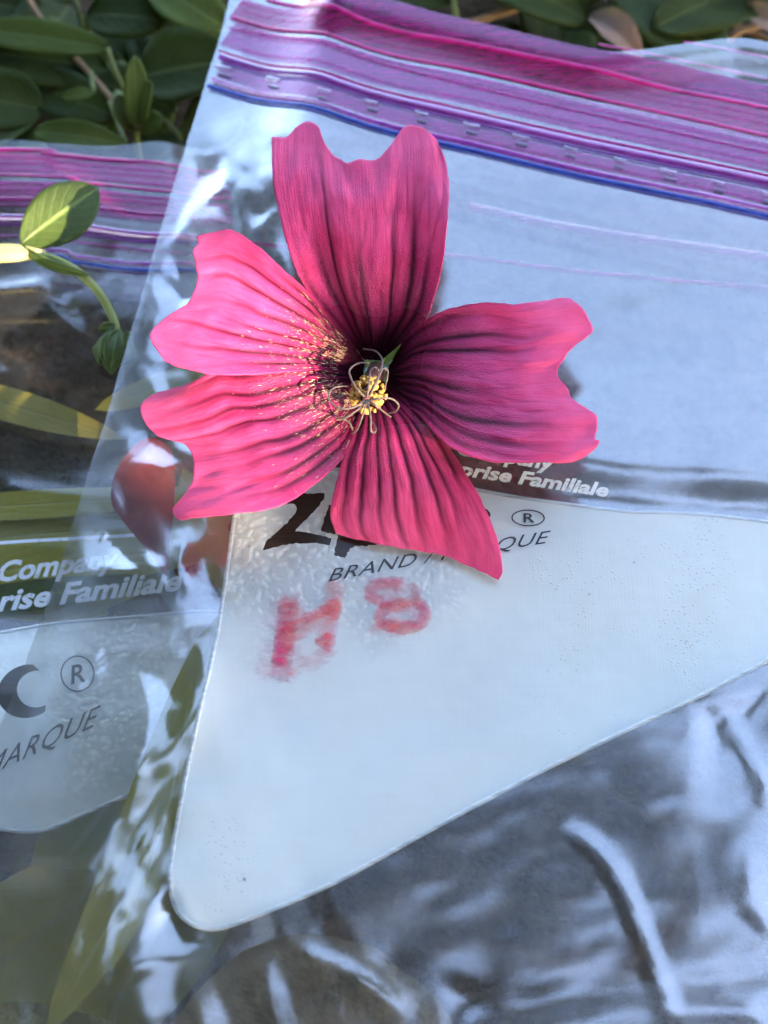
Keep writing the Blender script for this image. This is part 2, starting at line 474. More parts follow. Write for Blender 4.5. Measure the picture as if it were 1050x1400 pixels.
class Field:
    """a height field worked out once on a fine grid and read back by interpolation"""
    def __init__(s, f, x0, x1, y0, y1, step=.45):
        s.x0, s.y0, s.h = x0, y0, step
        X, Y = np.meshgrid(np.arange(x0, x1, step), np.arange(y0, y1, step), indexing='ij')
        s.T = f(X.ravel(), Y.ravel()).reshape(X.shape)
    def __call__(s, x, y):
        a = np.clip((np.asarray(x, float) - s.x0) / s.h, 0, s.T.shape[0] - 1.001); b = np.clip((np.asarray(y, float) - s.y0) / s.h, 0, s.T.shape[1] - 1.001)
        i = a.astype(int); j = b.astype(int); a = a - i; b = b - j; T = s.T
        return (T[i, j] * (1 - a) + T[i + 1, j] * a) * (1 - b) + (T[i, j + 1] * (1 - a) + T[i + 1, j + 1] * a) * b
z_upper = Field(z_upper_raw, -110, 152, -132, 130, .6)
z_lower = Field(z_lower_raw, -160, 10, -127, 100, .6)

M_FILM_U = film_mat('clear film, upper bag', base=.25, haze=.07, streak=.05, rough=.17, haze_col=(.80, .79, .82), streak_rot=R(12))
M_FILM_UB = film_mat('clear film, back', base=.07, haze=.02, streak=.08)
M_FILM_L = film_mat('clear film, lower bag', base=.10, haze=.03, streak=.10, rough=.14, streak_rot=R(-4))

def build_bag(name, label, front_poly, zf, zb, mat, matb, o):
    b = thing(name, label, 'plastic bag', o)
    V, F = sheet([front_poly], 1.0, zf)
    ff = mesh('front_film', V, F, mat, b)
    V, F = sheet([resample(front_poly, 2.5, True)], 3.0, zb)
    mesh('back_film', V, F, matb, b)
    return b, ff
upper_bag, upper_front = build_bag('zip_bag', 'clear zip bag with frosted label lying on top, under the pink flower', U_POLY, z_upper, z_upper_back, M_FILM_U, M_FILM_UB, (20, 0, 10))
lower_bag, lower_front = build_bag('zip_bag', 'clear zip bag underneath, its corner reaching out beside the sprig', L_POLY, z_lower, z_lower_back, M_FILM_L, M_FILM_UB, (-70, 0, 1))
for b in (upper_bag, lower_bag): b['group'] = 'clear zip bags'

# ------------------------------------------------------------------ zip strips
def strip(name, P, width, zf, mat, parent, h=0.0, lift=.12, k=2, step=1.2):
    """a band on a film along a line traced in the photograph; width in mm; h makes it a raised rib"""
    P = np.asarray(P, float)
    Q = on(P[:, 0], P[:, 1], zf)[:, :2]
    Q = smooth_line(Q, max(8, int(np.linalg.norm(np.diff(Q, axis=0), axis=1).sum() / step)))
    T = np.gradient(Q, axis=0); T /= np.linalg.norm(T, axis=1)[:, None]
    Nn = np.stack([-T[:, 1], T[:, 0]], -1)
    s = np.linspace(-.5, .5, k)
    X = Q[:, None, :] + Nn[:, None, :] * (s * width)[None, :, None]
    z = zf(X[..., 0], X[..., 1]) + lift + h * np.sqrt(np.clip(1 - (2 * s) ** 2, 0, 1))[None, :]
    V = np.concatenate([X, z[..., None]], -1).reshape(-1, 3)
    return mesh(name, V, grid_faces(len(Q), k), mat, parent)

M_PINK = tinted_mat('pink line', (.75, .03, .3), (.72, .02, .30), .95, .25, .06)
M_PINK2 = tinted_mat('faint pink line', (.85, .25, .6), (.6, .05, .38), .4, .25, .05)
M_ROSE = tinted_mat('rose band', (.76, .24, .50), (.58, .035, .26), .46, .2, .07)
M_ROSE2 = tinted_mat('pale rose band', (.78, .38, .66), (.54, .045, .36), .42, .2, .07)
M_VIOLET = tinted_mat('violet rib', (.6, .12, .7), (.55, .10, .55), .7, .18, .16)
M_BLUE = tinted_mat('blue rib', (.05, .10, .62), (.03, .07, .48), .85, .25, .06)
M_PURPLE = tinted_mat('purple edge', (.3, .05, .5), (.22, .03, .36), .75, .25, .06)
M_DOT = tinted_mat('dot highlight', (.85, .8, .9), (.85, .68, .95), .45, .25, .12)  # highlights on the raised dots, put into this pale colour
M_DOT2 = tinted_mat('dark dot gap', (.3, .2, .36), (.2, .12, .26), .22, .3, .08)

R_END = (1500, 0)
def ext(P):                                     # carry a line on past the right of the frame at its own slope
    (x0, y0), (x1, y1) = P[-2], P[-1]; return list(P) + [(1430, y1 + (1430 - x1) * (y1 - y0) / (x1 - x0))]
zu, zl = z_upper, z_lower
strip('rose_band', ext([(420, 2), (650, 49), (820, 88), (1050, 138)]), 4.2, zu, M_ROSE2, upper_bag, lift=.10, k=4)
strip('rose_band', ext([(480, 6), (650, 44), (820, 84), (1050, 132)]), 4.0, zu, M_ROSE2, upper_bag, lift=.22, k=4)
strip('rose_band', ext([(322, 13), (500, 48), (650, 80), (850, 125), (1050, 168)]), 5.0, zu, M_ROSE, upper_bag, lift=.16, k=4)
strip('rose_band', ext([(312, 46), (480, 86), (650, 126), (850, 172), (1050, 215)]), 5.4, zu, M_ROSE2, upper_bag, lift=.12, k=4)
strip('pink_line', ext([(364, 0), (500, 30), (650, 63), (850, 106), (1050, 149)]), .75, zu, M_PINK, upper_bag, .15, .24, 4)
strip('pink_line', ext([(319, 25), (500, 66), (650, 98), (850, 143), (1050, 187)]), .65, zu, M_PINK, upper_bag, .15, .24, 4)
strip('pink_line', ext([(313, 38), (371, 50), (500, 80), (650, 120), (850, 166), (1050, 210)]), .5, zu, M_PINK2, upper_bag, .1, .24, 4)
strip('zip_rib', ext([(301, 78), (480, 120), (650, 162), (850, 207), (1050, 249)]), 1.5, zu, M_VIOLET, upper_bag, .5, .2, 7)
strip('zip_rib_edge', ext([(300, 71), (480, 113), (650, 155), (850, 200), (1050, 242)]), .38, zu, M_PINK, upper_bag, .25, .3, 4)
strip('zip_rib_edge', ext([(303, 87), (480, 128), (650, 171), (850, 216), (1050, 257)]), .40, zu, M_PURPLE, upper_bag, .25, .3, 4)
strip('zip_rib', ext([(290, 110), (480, 158), (650, 199), (850, 246), (1050, 288)]), .8, zu, M_VIOLET, upper_bag, .6, .2, 6)
strip('blue_rib', ext([(285, 119), (480, 166), (650, 208), (850, 254), (1050, 297)]), .95, zu, M_BLUE, upper_bag, .4, .3, 6)
strip('rose_band', ext([(300, 97), (480, 141), (650, 184), (850, 230), (1050, 272)]), 2.4, zu, M_ROSE2, upper_bag, lift=.16, k=3)
for k, (dy, wdt) in enumerate([(12, .28), (22, .22), (45, .3), (52, .22), (75, .26), (84, .2), (92, .3), (128, .24), (-8, .25)]):    # fine streaks in the tinted plastic
    strip('fine_line', ext([(330, -8 + dy), (500, 30 + dy), (650, 63 + dy), (850, 106 + dy), (1050, 149 + dy)]) if dy > 8 else ext([(480, 18), (650, 55), (850, 98), (1050, 141)]), wdt, zu, M_PINK2, upper_bag, .03, .26 + .01 * k, 3)
for i in range(-1, 22):                          # the embossed dots between the two ribs
    cx = 373 + 67.6 * i; cyy = 110 + (cx - 373) * .2335
    if cx > 1420: break
    jt = rng.uniform(-2.5, 4, 3)
    strip('embossed_dot', [(cx - 9 - jt[0], cyy - 3), (cx - 4, cyy - 1.4), (cx + 4, cyy + .6), (cx + 9 + jt[1], cyy + 2)], .75 + .06 * jt[2], zu, M_DOT, upper_bag, .3, .26, 6, .5)
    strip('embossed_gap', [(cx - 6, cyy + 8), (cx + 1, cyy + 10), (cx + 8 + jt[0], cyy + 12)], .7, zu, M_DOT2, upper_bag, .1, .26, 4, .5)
# the back of the same zip shows faintly through the film
zub = lambda x, y: z_upper_back(x, y) + .1
strip('back_rib', ext([(640, 282), (800, 315), (1050, 352)]), 1.6, zub, M_PINK2, upper_bag, .3, .1, 5)
strip('back_rib', ext([(330, 330), (620, 350), (800, 372), (1050, 395)]), .8, zub, M_PINK2, upper_bag, .3, .1, 5)
strip('back_line', ext([(815, 79), (900, 95), (1050, 127)]), .5, zub, M_PINK, upper_bag, .1, 3.2, 4)
strip('back_line', ext([(930, 76), (980, 84), (1050, 98)]), .5, zub, M_PINK, upper_bag, .1, 3.2, 4)

def left(P):
    (x0, y0), (x1, y1) = P[0], P[1]; return [(-800, y0 + (-800 - x0) * .06 * (y1 - y0) / (x1 - x0) * 8 / 8)] + list(P)
strip('rose_band', left([(0, 222), (120, 231), (240, 246), (310, 252)]), 4.6, zl, M_ROSE, lower_bag, lift=.10, k=4)
strip('rose_band', left([(0, 262), (120, 272), (225, 285), (315, 292)]), 4.6, zl, M_ROSE, lower_bag, lift=.12, k=4)
strip('pink_line', left([(0, 205), (60, 210), (150, 219), (245, 229), (310, 234)]), .75, zl, M_PINK, lower_bag, .15, .24, 4)
strip('pink_line', left([(0, 240), (120, 251), (235, 263), (318, 271)]), .55, zl, M_PINK, lower_bag, .15, .24, 4)
strip('pink_line', left([(0, 272), (120, 283), (225, 294), (322, 303)]), .6, zl, M_PINK2, lower_bag, .1, .24, 4)
for k, (dy, wdt) in enumerate([(10, .3), (18, .25), (28, .3), (46, .3), (54, .25), (76, .3), (118, .3)]):
    strip('fine_line', left([(0, 205 + dy), (60, 210 + dy), (150, 219 + dy), (245, 229 + dy), (310, 235 + dy)]), wdt, zl, M_PINK2, lower_bag, .03, .26 + .01 * k, 3)
strip('zip_rib', left([(0, 299), (100, 310), (215, 324), (330, 336)]), 1.2, zl, M_VIOLET, lower_bag, .8, .2, 7)
strip('zip_rib_edge', left([(0, 308), (100, 319), (213, 332), (330, 345)]), .45, zl, M_PURPLE, lower_bag, .25, .3, 4)
strip('zip_rib', left([(0, 341), (106, 352), (205, 362), (335, 374)]), .7, zl, M_VIOLET, lower_bag, .5, .2, 6)
strip('blue_rib', left([(0, 349), (100, 360), (200, 371), (335, 384)]), .85, zl, M_BLUE, lower_bag, .4, .3, 6)

# ------------------------------------------------------------------ lettering and panels
M_INK_W, nt, out = newmat('white print'); N = NT(nt)
al = N.ramp(N.noise(900, 3, .6), [(.28, .5), (.45, .95)])
nt.links.new(N.mix(al, N.transp((1, 1, 1)), N.mix(.25, N.principled((.78, .8, .82), .5, .3), N.translucent((.7, .7, .7)))), out.inputs[0])

def font(body, shear=0.0, bold=0.0, spacing=1.0):
    """outline of a line of text: 2-D vertices (cap height 1, width as it comes), faces and boundary loops"""
    c = bpy.data.curves.new('lettering', 'FONT'); c.body = body; c.shear = shear; c.offset = bold; c.space_character = spacing
    c.resolution_u = 3
    o = bpy.data.objects.new('lettering', c); COL.objects.link(o)
    bpy.context.view_layer.update()
    me = o.evaluated_get(bpy.context.evaluated_depsgraph_get()).to_mesh()
    V = np.array([v.co[:2] for v in me.vertices]); F = [list(p.vertices) for p in me.polygons]
    bpy.data.objects.remove(o); bpy.data.curves.remove(c)
    # weld, then collect boundary loops
    key = {}; re = []
    for v in np.round(V, 5): re.append(key.setdefault(tuple(v), len(key)))
    W = np.array(list(key.keys())); F = [[re[i] for i in f] for f in F]; F = [f for f in F if len(set(f)) == len(f)]
    cnt = {}
    for f in F:
        for a, b in zip(f, f[1:] + f[:1]): cnt.setdefault(frozenset((a, b)), []).append((a, b))
    nxt = {}
    for es in cnt.values():
        if len(es) == 1: nxt.setdefault(es[0][0], []).append(es[0][1])
    loops = []
    while nxt:
        s = next(iter(nxt)); loop = [s]; c0 = s
        while True:
            n2 = nxt[c0].pop()
            if not nxt[c0]: del nxt[c0]
            if n2 == s or n2 not in nxt: break
            loop.append(n2); c0 = n2
        if len(loop) > 2: loops.append(W[loop])
    return W / .729, F, [l / .729 for l in loops]

def place(pts, w, b0, b1, cap, bend=0.0):
    """text units -> photograph pixels: baseline from b0 to b1, cap = pixel vector of one cap height"""
    b0 = np.array(b0, float); b1 = np.array(b1, float); cap = np.array(cap, float)
    t = pts[:, :1] / w
    return b0 + (b1 - b0) * t + cap * (pts[:, 1:2] + bend * 4 * t * (1 - t))

def printed(name, body, b0, b1, cap, zf, parent, mat, shear=.2, bold=0.0, lift=.22, spacing=1.0, bend=0.0):
    W, F, loops = font(body, shear, bold, spacing)
    Q = place(W, W[:, 0].max(), b0, b1, cap, bend)
    return mesh(name, on(Q[:, 0], Q[:, 1], zf, lift), F, mat, parent)

def cut(body, b0, b1, cap, shear=.2, bold=0.0, spacing=1.0, bend=0.0):
    W, F, loops = font(body, shear, bold, spacing); w = W[:, 0].max()
    return [place(l, w, b0, b1, cap, bend) for l in loops]

def ring(cx, cyy, rx, ry, n=40, rot=0):
    a = np.linspace(0, 2 * math.pi, n, endpoint=False); c, s = math.cos(rot), math.sin(rot)
    X, Y = rx * np.cos(a), ry * np.sin(a)
    return np.stack([cx + c * X - s * Y, cyy + s * X + c * Y], -1)

def ragged(P, amp, step=3.0, seed=0):
    Q = resample(np.asarray(P, float), step, True)
    return Q + rng.normal(0, amp, Q.shape)

def panel_mat(name, opacity, col):
    """white frosted print on film: thin in places, pimpled where damp sits beneath, fine scratches, specks of dirt"""
    m, nt, out = newmat(name); N = NT(nt)
    wet = N.attr('damp')
    p = N.pos()
    warp = N.n('VectorMath', operation='ADD'); N.set(warp.inputs[0], p)
    nz = N.n('TexNoise'); nz.inputs['Scale'].default_value = 260; nz.inputs['Detail'].default_value = 2; N.set(nz.inputs['Vector'], p)
    sc = N.n('VectorMath', operation='SCALE'); N.set(sc.inputs[0], nz.outputs['Color']); sc.inputs['Scale'].default_value = .0022
    N.set(warp.inputs[1], sc.outputs[0])
    cells = N.voro(1050, warp.outputs[0], 'SMOOTH_F1')
    cell = N.ramp(cells, [(.12, 0.0), (.5, 1.0)])
    dots = N.ramp(N.voro(1500, None, 'F1'), [(.12, 1.0), (.3, 0.0)])
    dotmask = N.math('MULTIPLY', dots, N.ramp(N.noise(60, 3, .6), [(.57, 0.0), (.7, .7)]))
    scratch = N.noise(300, 4, .6, N.mapping(p, (14, .7, 1), (0, 0, R(-12))))
    weave = N.noise(300, 3, .6, N.mapping(p, (.25, 7, 1), (0, 0, R(2))))
    cloud = N.noise(38, 4, .6)
    op = N.math('ADD', N.math('MULTIPLY', N.ramp(cloud, [(.3, 0.0), (.7, 1.0)]), .12), opacity - .06)
    op = N.math('SUBTRACT', op, N.math('MULTIPLY', N.math('MULTIPLY', wet, cell), .26))
    op = N.math('SUBTRACT', op, N.math('MULTIPLY', dotmask, .3))
    op = N.math('SUBTRACT', op, N.math('MULTIPLY', N.ramp(weave, [(.45, 0.0), (.8, 1.0)]), .02), clamp=True)
    speck = N.ramp(N.voro(210, None, 'F1'), [(.035, 1.0), (.06, 0.0)])
    speck = N.math('MULTIPLY', speck, N.ramp(N.noise(60, 2), [(.58, 0.0), (.68, .8)]))
    c = N.mixc(N.ramp(N.noise(20, 3), [(.35, 0.0), (.75, 1.0)]), col, tuple(v * f for v, f in zip(col, (.94, .98, 1.0))))
    c = N.mixc(N.math('MULTIPLY', N.ramp(N.noise(30, 4, .6), [(.62, 0.0), (.75, 1.0)]), .3), c, (.62, .6, .42))
    c = N.mixc(speck, c, (.08, .06, .05))
    h = N.math('ADD', N.math('MULTIPLY', N.math('MULTIPLY', cell, wet), .8), N.math('ADD', N.math('MULTIPLY', N.noise(55, 3, .6), 2.2), N.math('MULTIPLY', scratch, .12)))
    h = N.math('ADD', h, N.math('MULTIPLY', dotmask, .5))
    nb = N.bump(h, .45, .0004)
    body = N.mix(.3, N.principled(c, .33, .5, nb), N.translucent(c, nb))
    nt.links.new(N.mix(op, N.transp((.95, .97, .97)), body), out.inputs[0]); return m
M_RIM = tinted_mat('label rim', (.9, .92, .93), (.72, .75, .76), .55, .3, .06)
M_PANEL = panel_mat('frosted label, upper bag', .88, (.82, .845, .81))
M_PANEL_L = panel_mat('frosted label, lower bag', .88, (.82, .845, .81))

def panel(name, outline, holes, zf, mat, parent, lift, damp):
    O = smooth_line(outline, 260, True)[:-1]
    polys = [on(q[:, 0], q[:, 1], zf, lift)[:, :2] for q in [O] + holes]
    V, F = sheet(polys, 1.3, zf, lift)
    o = mesh(name, V, F, mat, parent, attrs={'damp': damp(V[:, 0], V[:, 1])})
    b = polys[0]; ctr = b.mean(0)
    T = np.roll(b, -1, 0) - np.roll(b, 1, 0); T /= np.linalg.norm(T, axis=1)[:, None]
    n = np.stack([T[:, 1], -T[:, 0]], -1)
    if ((n * (b - ctr)).sum(1)).mean() < 0: n = -n
    rows = [b + n * s for s in (-.25, -.05, .1, .3)]; hz = (0, .08, .08, .0)
    Vb = np.vstack([np.c_[r, zf(r[:, 0], r[:, 1]) + lift + .06 + h] for r, h in zip(rows, hz)])
    mesh('label_border', Vb, grid_faces(4, len(b), True), M_RIM, o)
    return o

Z_LETTER = [(390, 688), (398, 680), (412, 675), (444, 674), (443, 683), (434, 694), (420, 709), (403, 726), (425, 729), (454, 736), (451, 746), (430, 742), (405, 743), (385, 746), (359, 753),
            (363, 742), (375, 730), (390, 717), (402, 704), (407, 694), (402, 689)]
I_LETTER = [(450, 690), (462, 688), (458, 731), (438, 726)]
P_LETTER = [(464, 722), (530, 722), (522, 744), (500, 747), (487, 747), (479, 751), (472, 763), (457, 760)]
C_LETTER = [(648, 694), (660, 694), (668, 698), (671, 704), (668, 709), (660, 705), (648, 706)]
holes_u = [ragged(Z_LETTER, .5), ragged(I_LETTER, .4), ragged(P_LETTER, .9, 2.2), ragged(C_LETTER, .3)]
dmpc = UP(430, 760, 16.5)
def damp_u(x, y):
    q = ((x - dmpc[0]) / 17) ** 2 + ((y - dmpc[1]) / 12) ** 2
    return np.clip(1.25 - q * .8 + 1.2 * fbm(x / 9., y / 9., 51, 3), 0, 1)
label_u = panel('frosted_label', PANEL_U, holes_u, zu, M_PANEL, upper_bag, .16, damp_u)
M_INK_D = tinted_mat('dark print', (.16, .15, .17), (.05, .045, .055), .8, .4, .03)
M_INK_G = tinted_mat('grey print', (.34, .32, .32), (.13, .12, .13), .6, .4, .03)
M_WINDOW_DARK = tinted_mat('dark window film', (.22, .17, .09), (.06, .045, .028), .5, .3, .04)  # added dark film in the clear letter windows, hiding the sky reflection
def flat_print(name, polys, zf, mat, parent, lift):
    V, F = sheet([on(q[:, 0], q[:, 1], zf, lift)[:, :2] for q in polys], .8, zf, lift)
    return mesh(name, V, F, mat, parent)
printed('dark_lettering', 'BRAND / MARQUE', (446, 796), (751, 742), (2.5, -18), zu, upper_bag, M_INK_D, .28, 0.0, .26, 1.06, .12)
printed('dark_lettering', 'R', (714, 714), (731, 714), (0, -13), zu, upper_bag, M_INK_D, 0, .012, .26)
flat_print('dark_ring', [ring(722, 708, 23, 11.5, rot=.02), ring(722, 708, 21, 9.8, rot=.02)], zu, M_INK_D, upper_bag, .26)
for q in holes_u: flat_print('window_darkener', [q], zu, M_WINDOW_DARK, upper_bag, .14)
printed('white_lettering', 'Company', (622, 620), (757, 643), (3, -19), zu, upper_bag, M_INK_W, .2, .034)
printed('white_lettering', 'Entreprise Familiale', (548, 637), (831, 679), (3, -18), zu, upper_bag, M_INK_W, .2, .034)

PANEL_L = [(-420, 925), (-200, 892), (-80, 876), (0, 865), (73, 853), (180, 844), (290, 836), (300, 850), (292, 900), (272, 970), (240, 1030), (190, 1078), (120, 1110), (45, 1137), (-60, 1120), (-200, 1090), (-420, 1050)]
C_BIG = np.vstack([ring(38, 945, 42, 36, 40, -.35)[8:34], ring(50, 942, 27, 25, 40, -.35)[33:8:-1]])
O_BIG = ring(-70, 980, 36, 40, 40, -.35)
holes_l = [C_BIG]
def damp_l(x, y): return np.clip(.4 + 1.5 * fbm(x / 8., y / 8., 61, 3), 0, 1)
label_l = panel('frosted_label', PANEL_L, holes_l, zl, M_PANEL_L, lower_bag, .16, damp_l)
printed('grey_lettering', 'MARQUE', (-28, 1066), (131, 992), (8, -31), zl, lower_bag, M_INK_G, .2, .0, .26, 1.05)
printed('grey_lettering', 'R', (95, 936), (117, 931), (1, -27), zl, lower_bag, M_INK_G, 0, .015, .26)
flat_print('grey_ring', [ring(106, 921, 23.5, 25), ring(106, 921, 21.5, 23)], zl, M_INK_G, lower_bag, .26)
flat_print('window_darkener', [C_BIG], zl, M_WINDOW_DARK, lower_bag, .14)
printed('white_lettering', 'A Family Company', (-165, 815), (162, 775), (4, -28), zl, lower_bag, M_INK_W, .2, .03)
printed('white_lettering', 'Une Entreprise Familiale', (-230, 862), (247, 806), (4, -29), zl, lower_bag, M_INK_W, .2, .03)
strip('white_line', [(-400, 775), (-200, 758), (0, 743), (100, 737), (186, 732)], .55, zl, M_INK_W, lower_bag, 0, .2, 3)

# smudged red marker writing on the upper label
M_MARK, nt, out = newmat('red marker ink'); N = NT(nt)
a = N.attr('ink'); st = N.noise(520, 6, .7, N.mapping(N.pos(), (1.0, 2.0, 1), (0, 0, R(-62))))
al = N.math('MULTIPLY', N.ramp(N.math('ADD', a, N.math('MULTIPLY', N.math('SUBTRACT', st, .5), 1.1)), [(.12, 0.0), (.9, 1.0)]), .58)
c = N.mixc(N.ramp(N.noise(160, 3), [(.42, 0.0), (.62, 1.0)]), (.66, .04, .14), (.70, .11, .07))
nt.links.new(N.mix(al, N.transp((1, 1, 1)), N.principled(c, .5, .3)), out.inputs[0])
def marker(strokes, parent):
    parts = []; ink = []
    for li, (P, w, dens) in enumerate(strokes):
        P = np.asarray(P, float); Q = smooth_line(P, 26); T = np.gradient(Q, axis=0); T /= np.linalg.norm(T, axis=1)[:, None]
        n = np.stack([-T[:, 1], T[:, 0]], -1); s = np.linspace(-1, 1, 11)
        X = Q[:, None] + n[:, None] * (s * w / 2)[None, :, None]
        X = X.reshape(-1, 2)
        V = on(X[:, 0], X[:, 1], zu, .32 + .03 * li)
        t = np.linspace(0, 1, 26)[:, None]
        d = .78 * dens * (1 - np.abs(s)[None] ** 3) * sstep(0, .16, t + .01) * sstep(0, .16, 1 - t + .01)
        parts.append((V, grid_faces(26, 11))); ink.append(d.ravel())
    V, F = join(parts)
    return mesh('marker_writing', V, F, M_MARK, parent, attrs={'ink': np.concatenate(ink)})
marker([([(398, 806), (393, 845), (388, 885), (384, 918)], 34, 1.0), ([(396, 815), (384, 890), (376, 940)], 70, .45),
        ([(462, 786), (456, 815), (449, 850), (443, 892)], 34, .62), ([(372, 892), (405, 862), (436, 844), (470, 828)], 32, .62), ([(380, 868), (410, 850), (436, 838), (460, 826)], 18, .7),
        ([(366, 932), (400, 914), (432, 902), (458, 880)], 30, .48), ([(388, 876), (384, 892), (381, 910)], 26, 1.1), ([(452, 818), (456, 834), (450, 846)], 28, 1.0), ([(440, 866), (446, 876), (440, 888)], 30, 1.0)], label_u)
marker([([(557, 801), (531, 797), (511, 802), (507, 814), (523, 822), (547, 826), (570, 831)], 22, .75), ([(554, 814), (573, 824), (581, 840), (573, 853), (549, 858), (524, 852), (519, 840), (531, 831), (554, 829)], 22, 1.0),
        ([(554, 800), (569, 807), (562, 819), (540, 828), (524, 836)], 20, .7), ([(493, 809), (531, 802), (567, 803)], 44, .42), ([(492, 853), (531, 860), (583, 853)], 30, .42), ([(512, 840), (549, 845), (585, 834)], 44, .4)], label_u)

# ================================================================== THE FLOWER
M_PETAL, nt, out = newmat('petal'); N = NT(nt)
uv = N.uv(); sx = N.n('SeparateXYZ'); N.set(sx.inputs[0], uv); v = sx.outputs[1]
vein = N.attr('vein'); 
streak = N.noise(1.0, 4, .6, N.mapping(uv, (110, 3.5, 1)))
blot = N.noise(140, 4, .6)
pink = N.mixc(N.ramp(blot, [(.35, 0.0), (.68, 1.0)]), (.62, .036, .145), (.72, .082, .235))
pink = N.mixc(N.math('MULTIPLY', N.ramp(streak, [(.35, 1.0), (.6, 0.0)]), .2), pink, (.45, .014, .085))
mid = N.ramp(v, [(.05, 1.0), (.78, 0.0)], 'EASE')
pink = N.mixc(N.ramp(v, [(.5, 0.0), (1.0, .18)], 'EASE'), pink, (.84, .17, .34))
pink = N.mixc(N.math('MULTIPLY', mid, .62), pink, (.40, .012, .105))
pink = N.mixc(N.math('MULTIPLY', vein, .96), pink, (.05, .002, .016))
heart = N.math('ADD', N.ramp(v, [(.04, 1.0), (.38, 0.0)], 'EASE'), N.math('MULTIPLY', N.math('SUBTRACT', streak, .5), N.ramp(v, [(0.0, .8), (.5, 0.0)], 'EASE')), clamp=True)
col = N.mixc(heart, pink, (.014, .0012, .005))
cellv = N.voro(1.0, N.mapping(uv, (170, 95, 1)))
hgt = N.math('ADD', N.math('MULTIPLY', streak, .7), N.math('MULTIPLY', cellv, N.ramp(v, [(.1, 3.2), (.68, .2)], 'EASE')))
nb = N.bump(hgt, .7, .00022)
s = N.mix(.26, N.principled(col, N.ramp(v, [(.15, .24), (.4, .3), (.62, .5)], 'B_SPLINE'), N.ramp(v, [(.08, .08), (.2, .25), (.38, .25), (.58, .15)], 'B_SPLINE'), nb), N.translucent(N.mixc(.2, col, (.8, .05, .15)), nb))
nt.links.new(s, out.inputs[0])
M_SEPAL = leaf_mat('sepal green', (.10, .16, .02), (.17, .25, .04), .3)
M_COLUMN = plain_mat('staminal column', (.08, .02, .03), (.2, .08, .05), 900, .5)
M_ANTHER = plain_mat('anther yellow', (.36, .17, .03), (.55, .32, .08), 1500, .65, .3, .15)
M_STYLE = plain_mat('style brown', (.05, .03, .026), (.12, .075, .06), 1800, .45, .5)

FZ = 18.0
flower_c = UP(512, 512, FZ)
flower = thing('flower', 'pink five-petalled mallow flower with dark veins lying on the upper bag', 'flower', flower_c)

NU, NV = 110, 120
def petal(L, T, Rr, zs, veins, seed, cup=0.0, tilt=0.0, flop=None, ripple=.5, boost=1.1):
    L = smooth_line(L, NV); Rr = smooth_line(Rr, NV); T = smooth_line(T, NU)
    B = L[0] + (Rr[0] - L[0]) * np.linspace(0, 1, NU)[:, None]
    u = np.linspace(0, 1, NU)[None, :, None]; w = np.linspace(0, 1, NV)[:, None, None]
    P = (1 - u) * L[:, None] + u * Rr[:, None] + (1 - w) * B[None] + w * T[None] \
        - ((1 - u) * (1 - w) * L[0] + u * (1 - w) * Rr[0] + (1 - u) * w * L[-1] + u * w * Rr[-1])
    U = np.broadcast_to(u[..., 0], (NV, NU)); W = np.broadcast_to(w[..., 0], (NV, NU))
    z = np.interp(W, np.linspace(0, 1, len(zs)), zs)
    k = np.ones(9) / 9
    zz = np.convolve(np.r_[[z[0, 0]] * 4, z[:, 0], [z[-1, 0]] * 4], k, 'valid'); z = np.repeat(zz[:, None], NU, 1)
    c = 2 * U - 1
    z = FZ + z + cup * c * c * np.sin(np.pi * np.clip(W, 0, 1) ** .8) + tilt * c * W
    vn = np.zeros_like(U); gr = np.zeros_like(U)
    rv = random.Random(seed)
    for (u0, st, ln) in veins:
        st = min(1.0, st * boost); u0 += rv.uniform(-.015, .015); ln *= rv.uniform(.95, 1.15); gs = rv.uniform(.25, 1.0)
        wob = .03 * vnoise(W * 3.5 + u0 * 31, np.full_like(W, u0 * 9), seed) + .008 * vnoise(W * 14 + u0 * 7, np.full_like(W, u0 * 5), seed + 3)
        fade = 1 - sstep(ln * .6, ln * 1.12, W)
        wd = .017 + .013 * (1 - W)
        vn = np.maximum(vn, st * fade * np.exp(-((U - u0 - wob) / wd) ** 2))
        gr = np.maximum(gr, gs * fade * np.exp(-((U - u0 - wob) / .035) ** 2) * (.35 + .65 * st))
        for du in (rv.uniform(.03, .055), -rv.uniform(.03, .055)):          # finer veins beside it, and forks near the rim
            b = U - u0 - wob - du * (.4 + 1.2 * W)
            vn = np.maximum(vn, .5 * st * (1 - sstep(ln * .35, ln * .8, W)) * np.exp(-(b / .006) ** 2))
            w0 = rv.uniform(.38, .6); b = U - u0 - wob - np.sign(du) * .17 * np.maximum(W - w0, 0)
            vn = np.maximum(vn, .42 * st * sstep(w0 - .02, w0 + .1, W) * (1 - sstep(w0 + .15, w0 + .42, W)) * np.exp(-(b / .0065) ** 2))
    z = z - .40 * gr * sstep(0, .15, W) + ripple * fbm(U * 5, W * 3, seed + 40, 3) * sstep(.3, 1, W) + .16 * fbm(U * 22, W * 8, seed + 60, 3)
    rough = 1.3 * np.stack([fbm(U * 22 + 3, W * 22, seed + 80, 2), fbm(U * 22, W * 22 + 5, seed + 81, 2)], -1)   # uneven rim
    P = P + rough * (sstep(.8, 1, W) + sstep(.86, 1, np.abs(c)) * sstep(.2, .5, W))[..., None]
    X = UP(P[..., 0], P[..., 1], z)
    for _ in range(3):
        X = UP(P[..., 0], P[..., 1], np.maximum(X[..., 2], zu(X[..., 0], X[..., 1]) + .45))
    o = mesh('petal', X.reshape(-1, 3), grid_faces(NV, NU), M_PETAL, flower, uv=np.stack([U.ravel(), W.ravel()], -1), attrs={'vein': vn.ravel()})
    md = o.modifiers.new('thickness', 'SOLIDIFY'); md.thickness = .00022; md.offset = 0
    return o

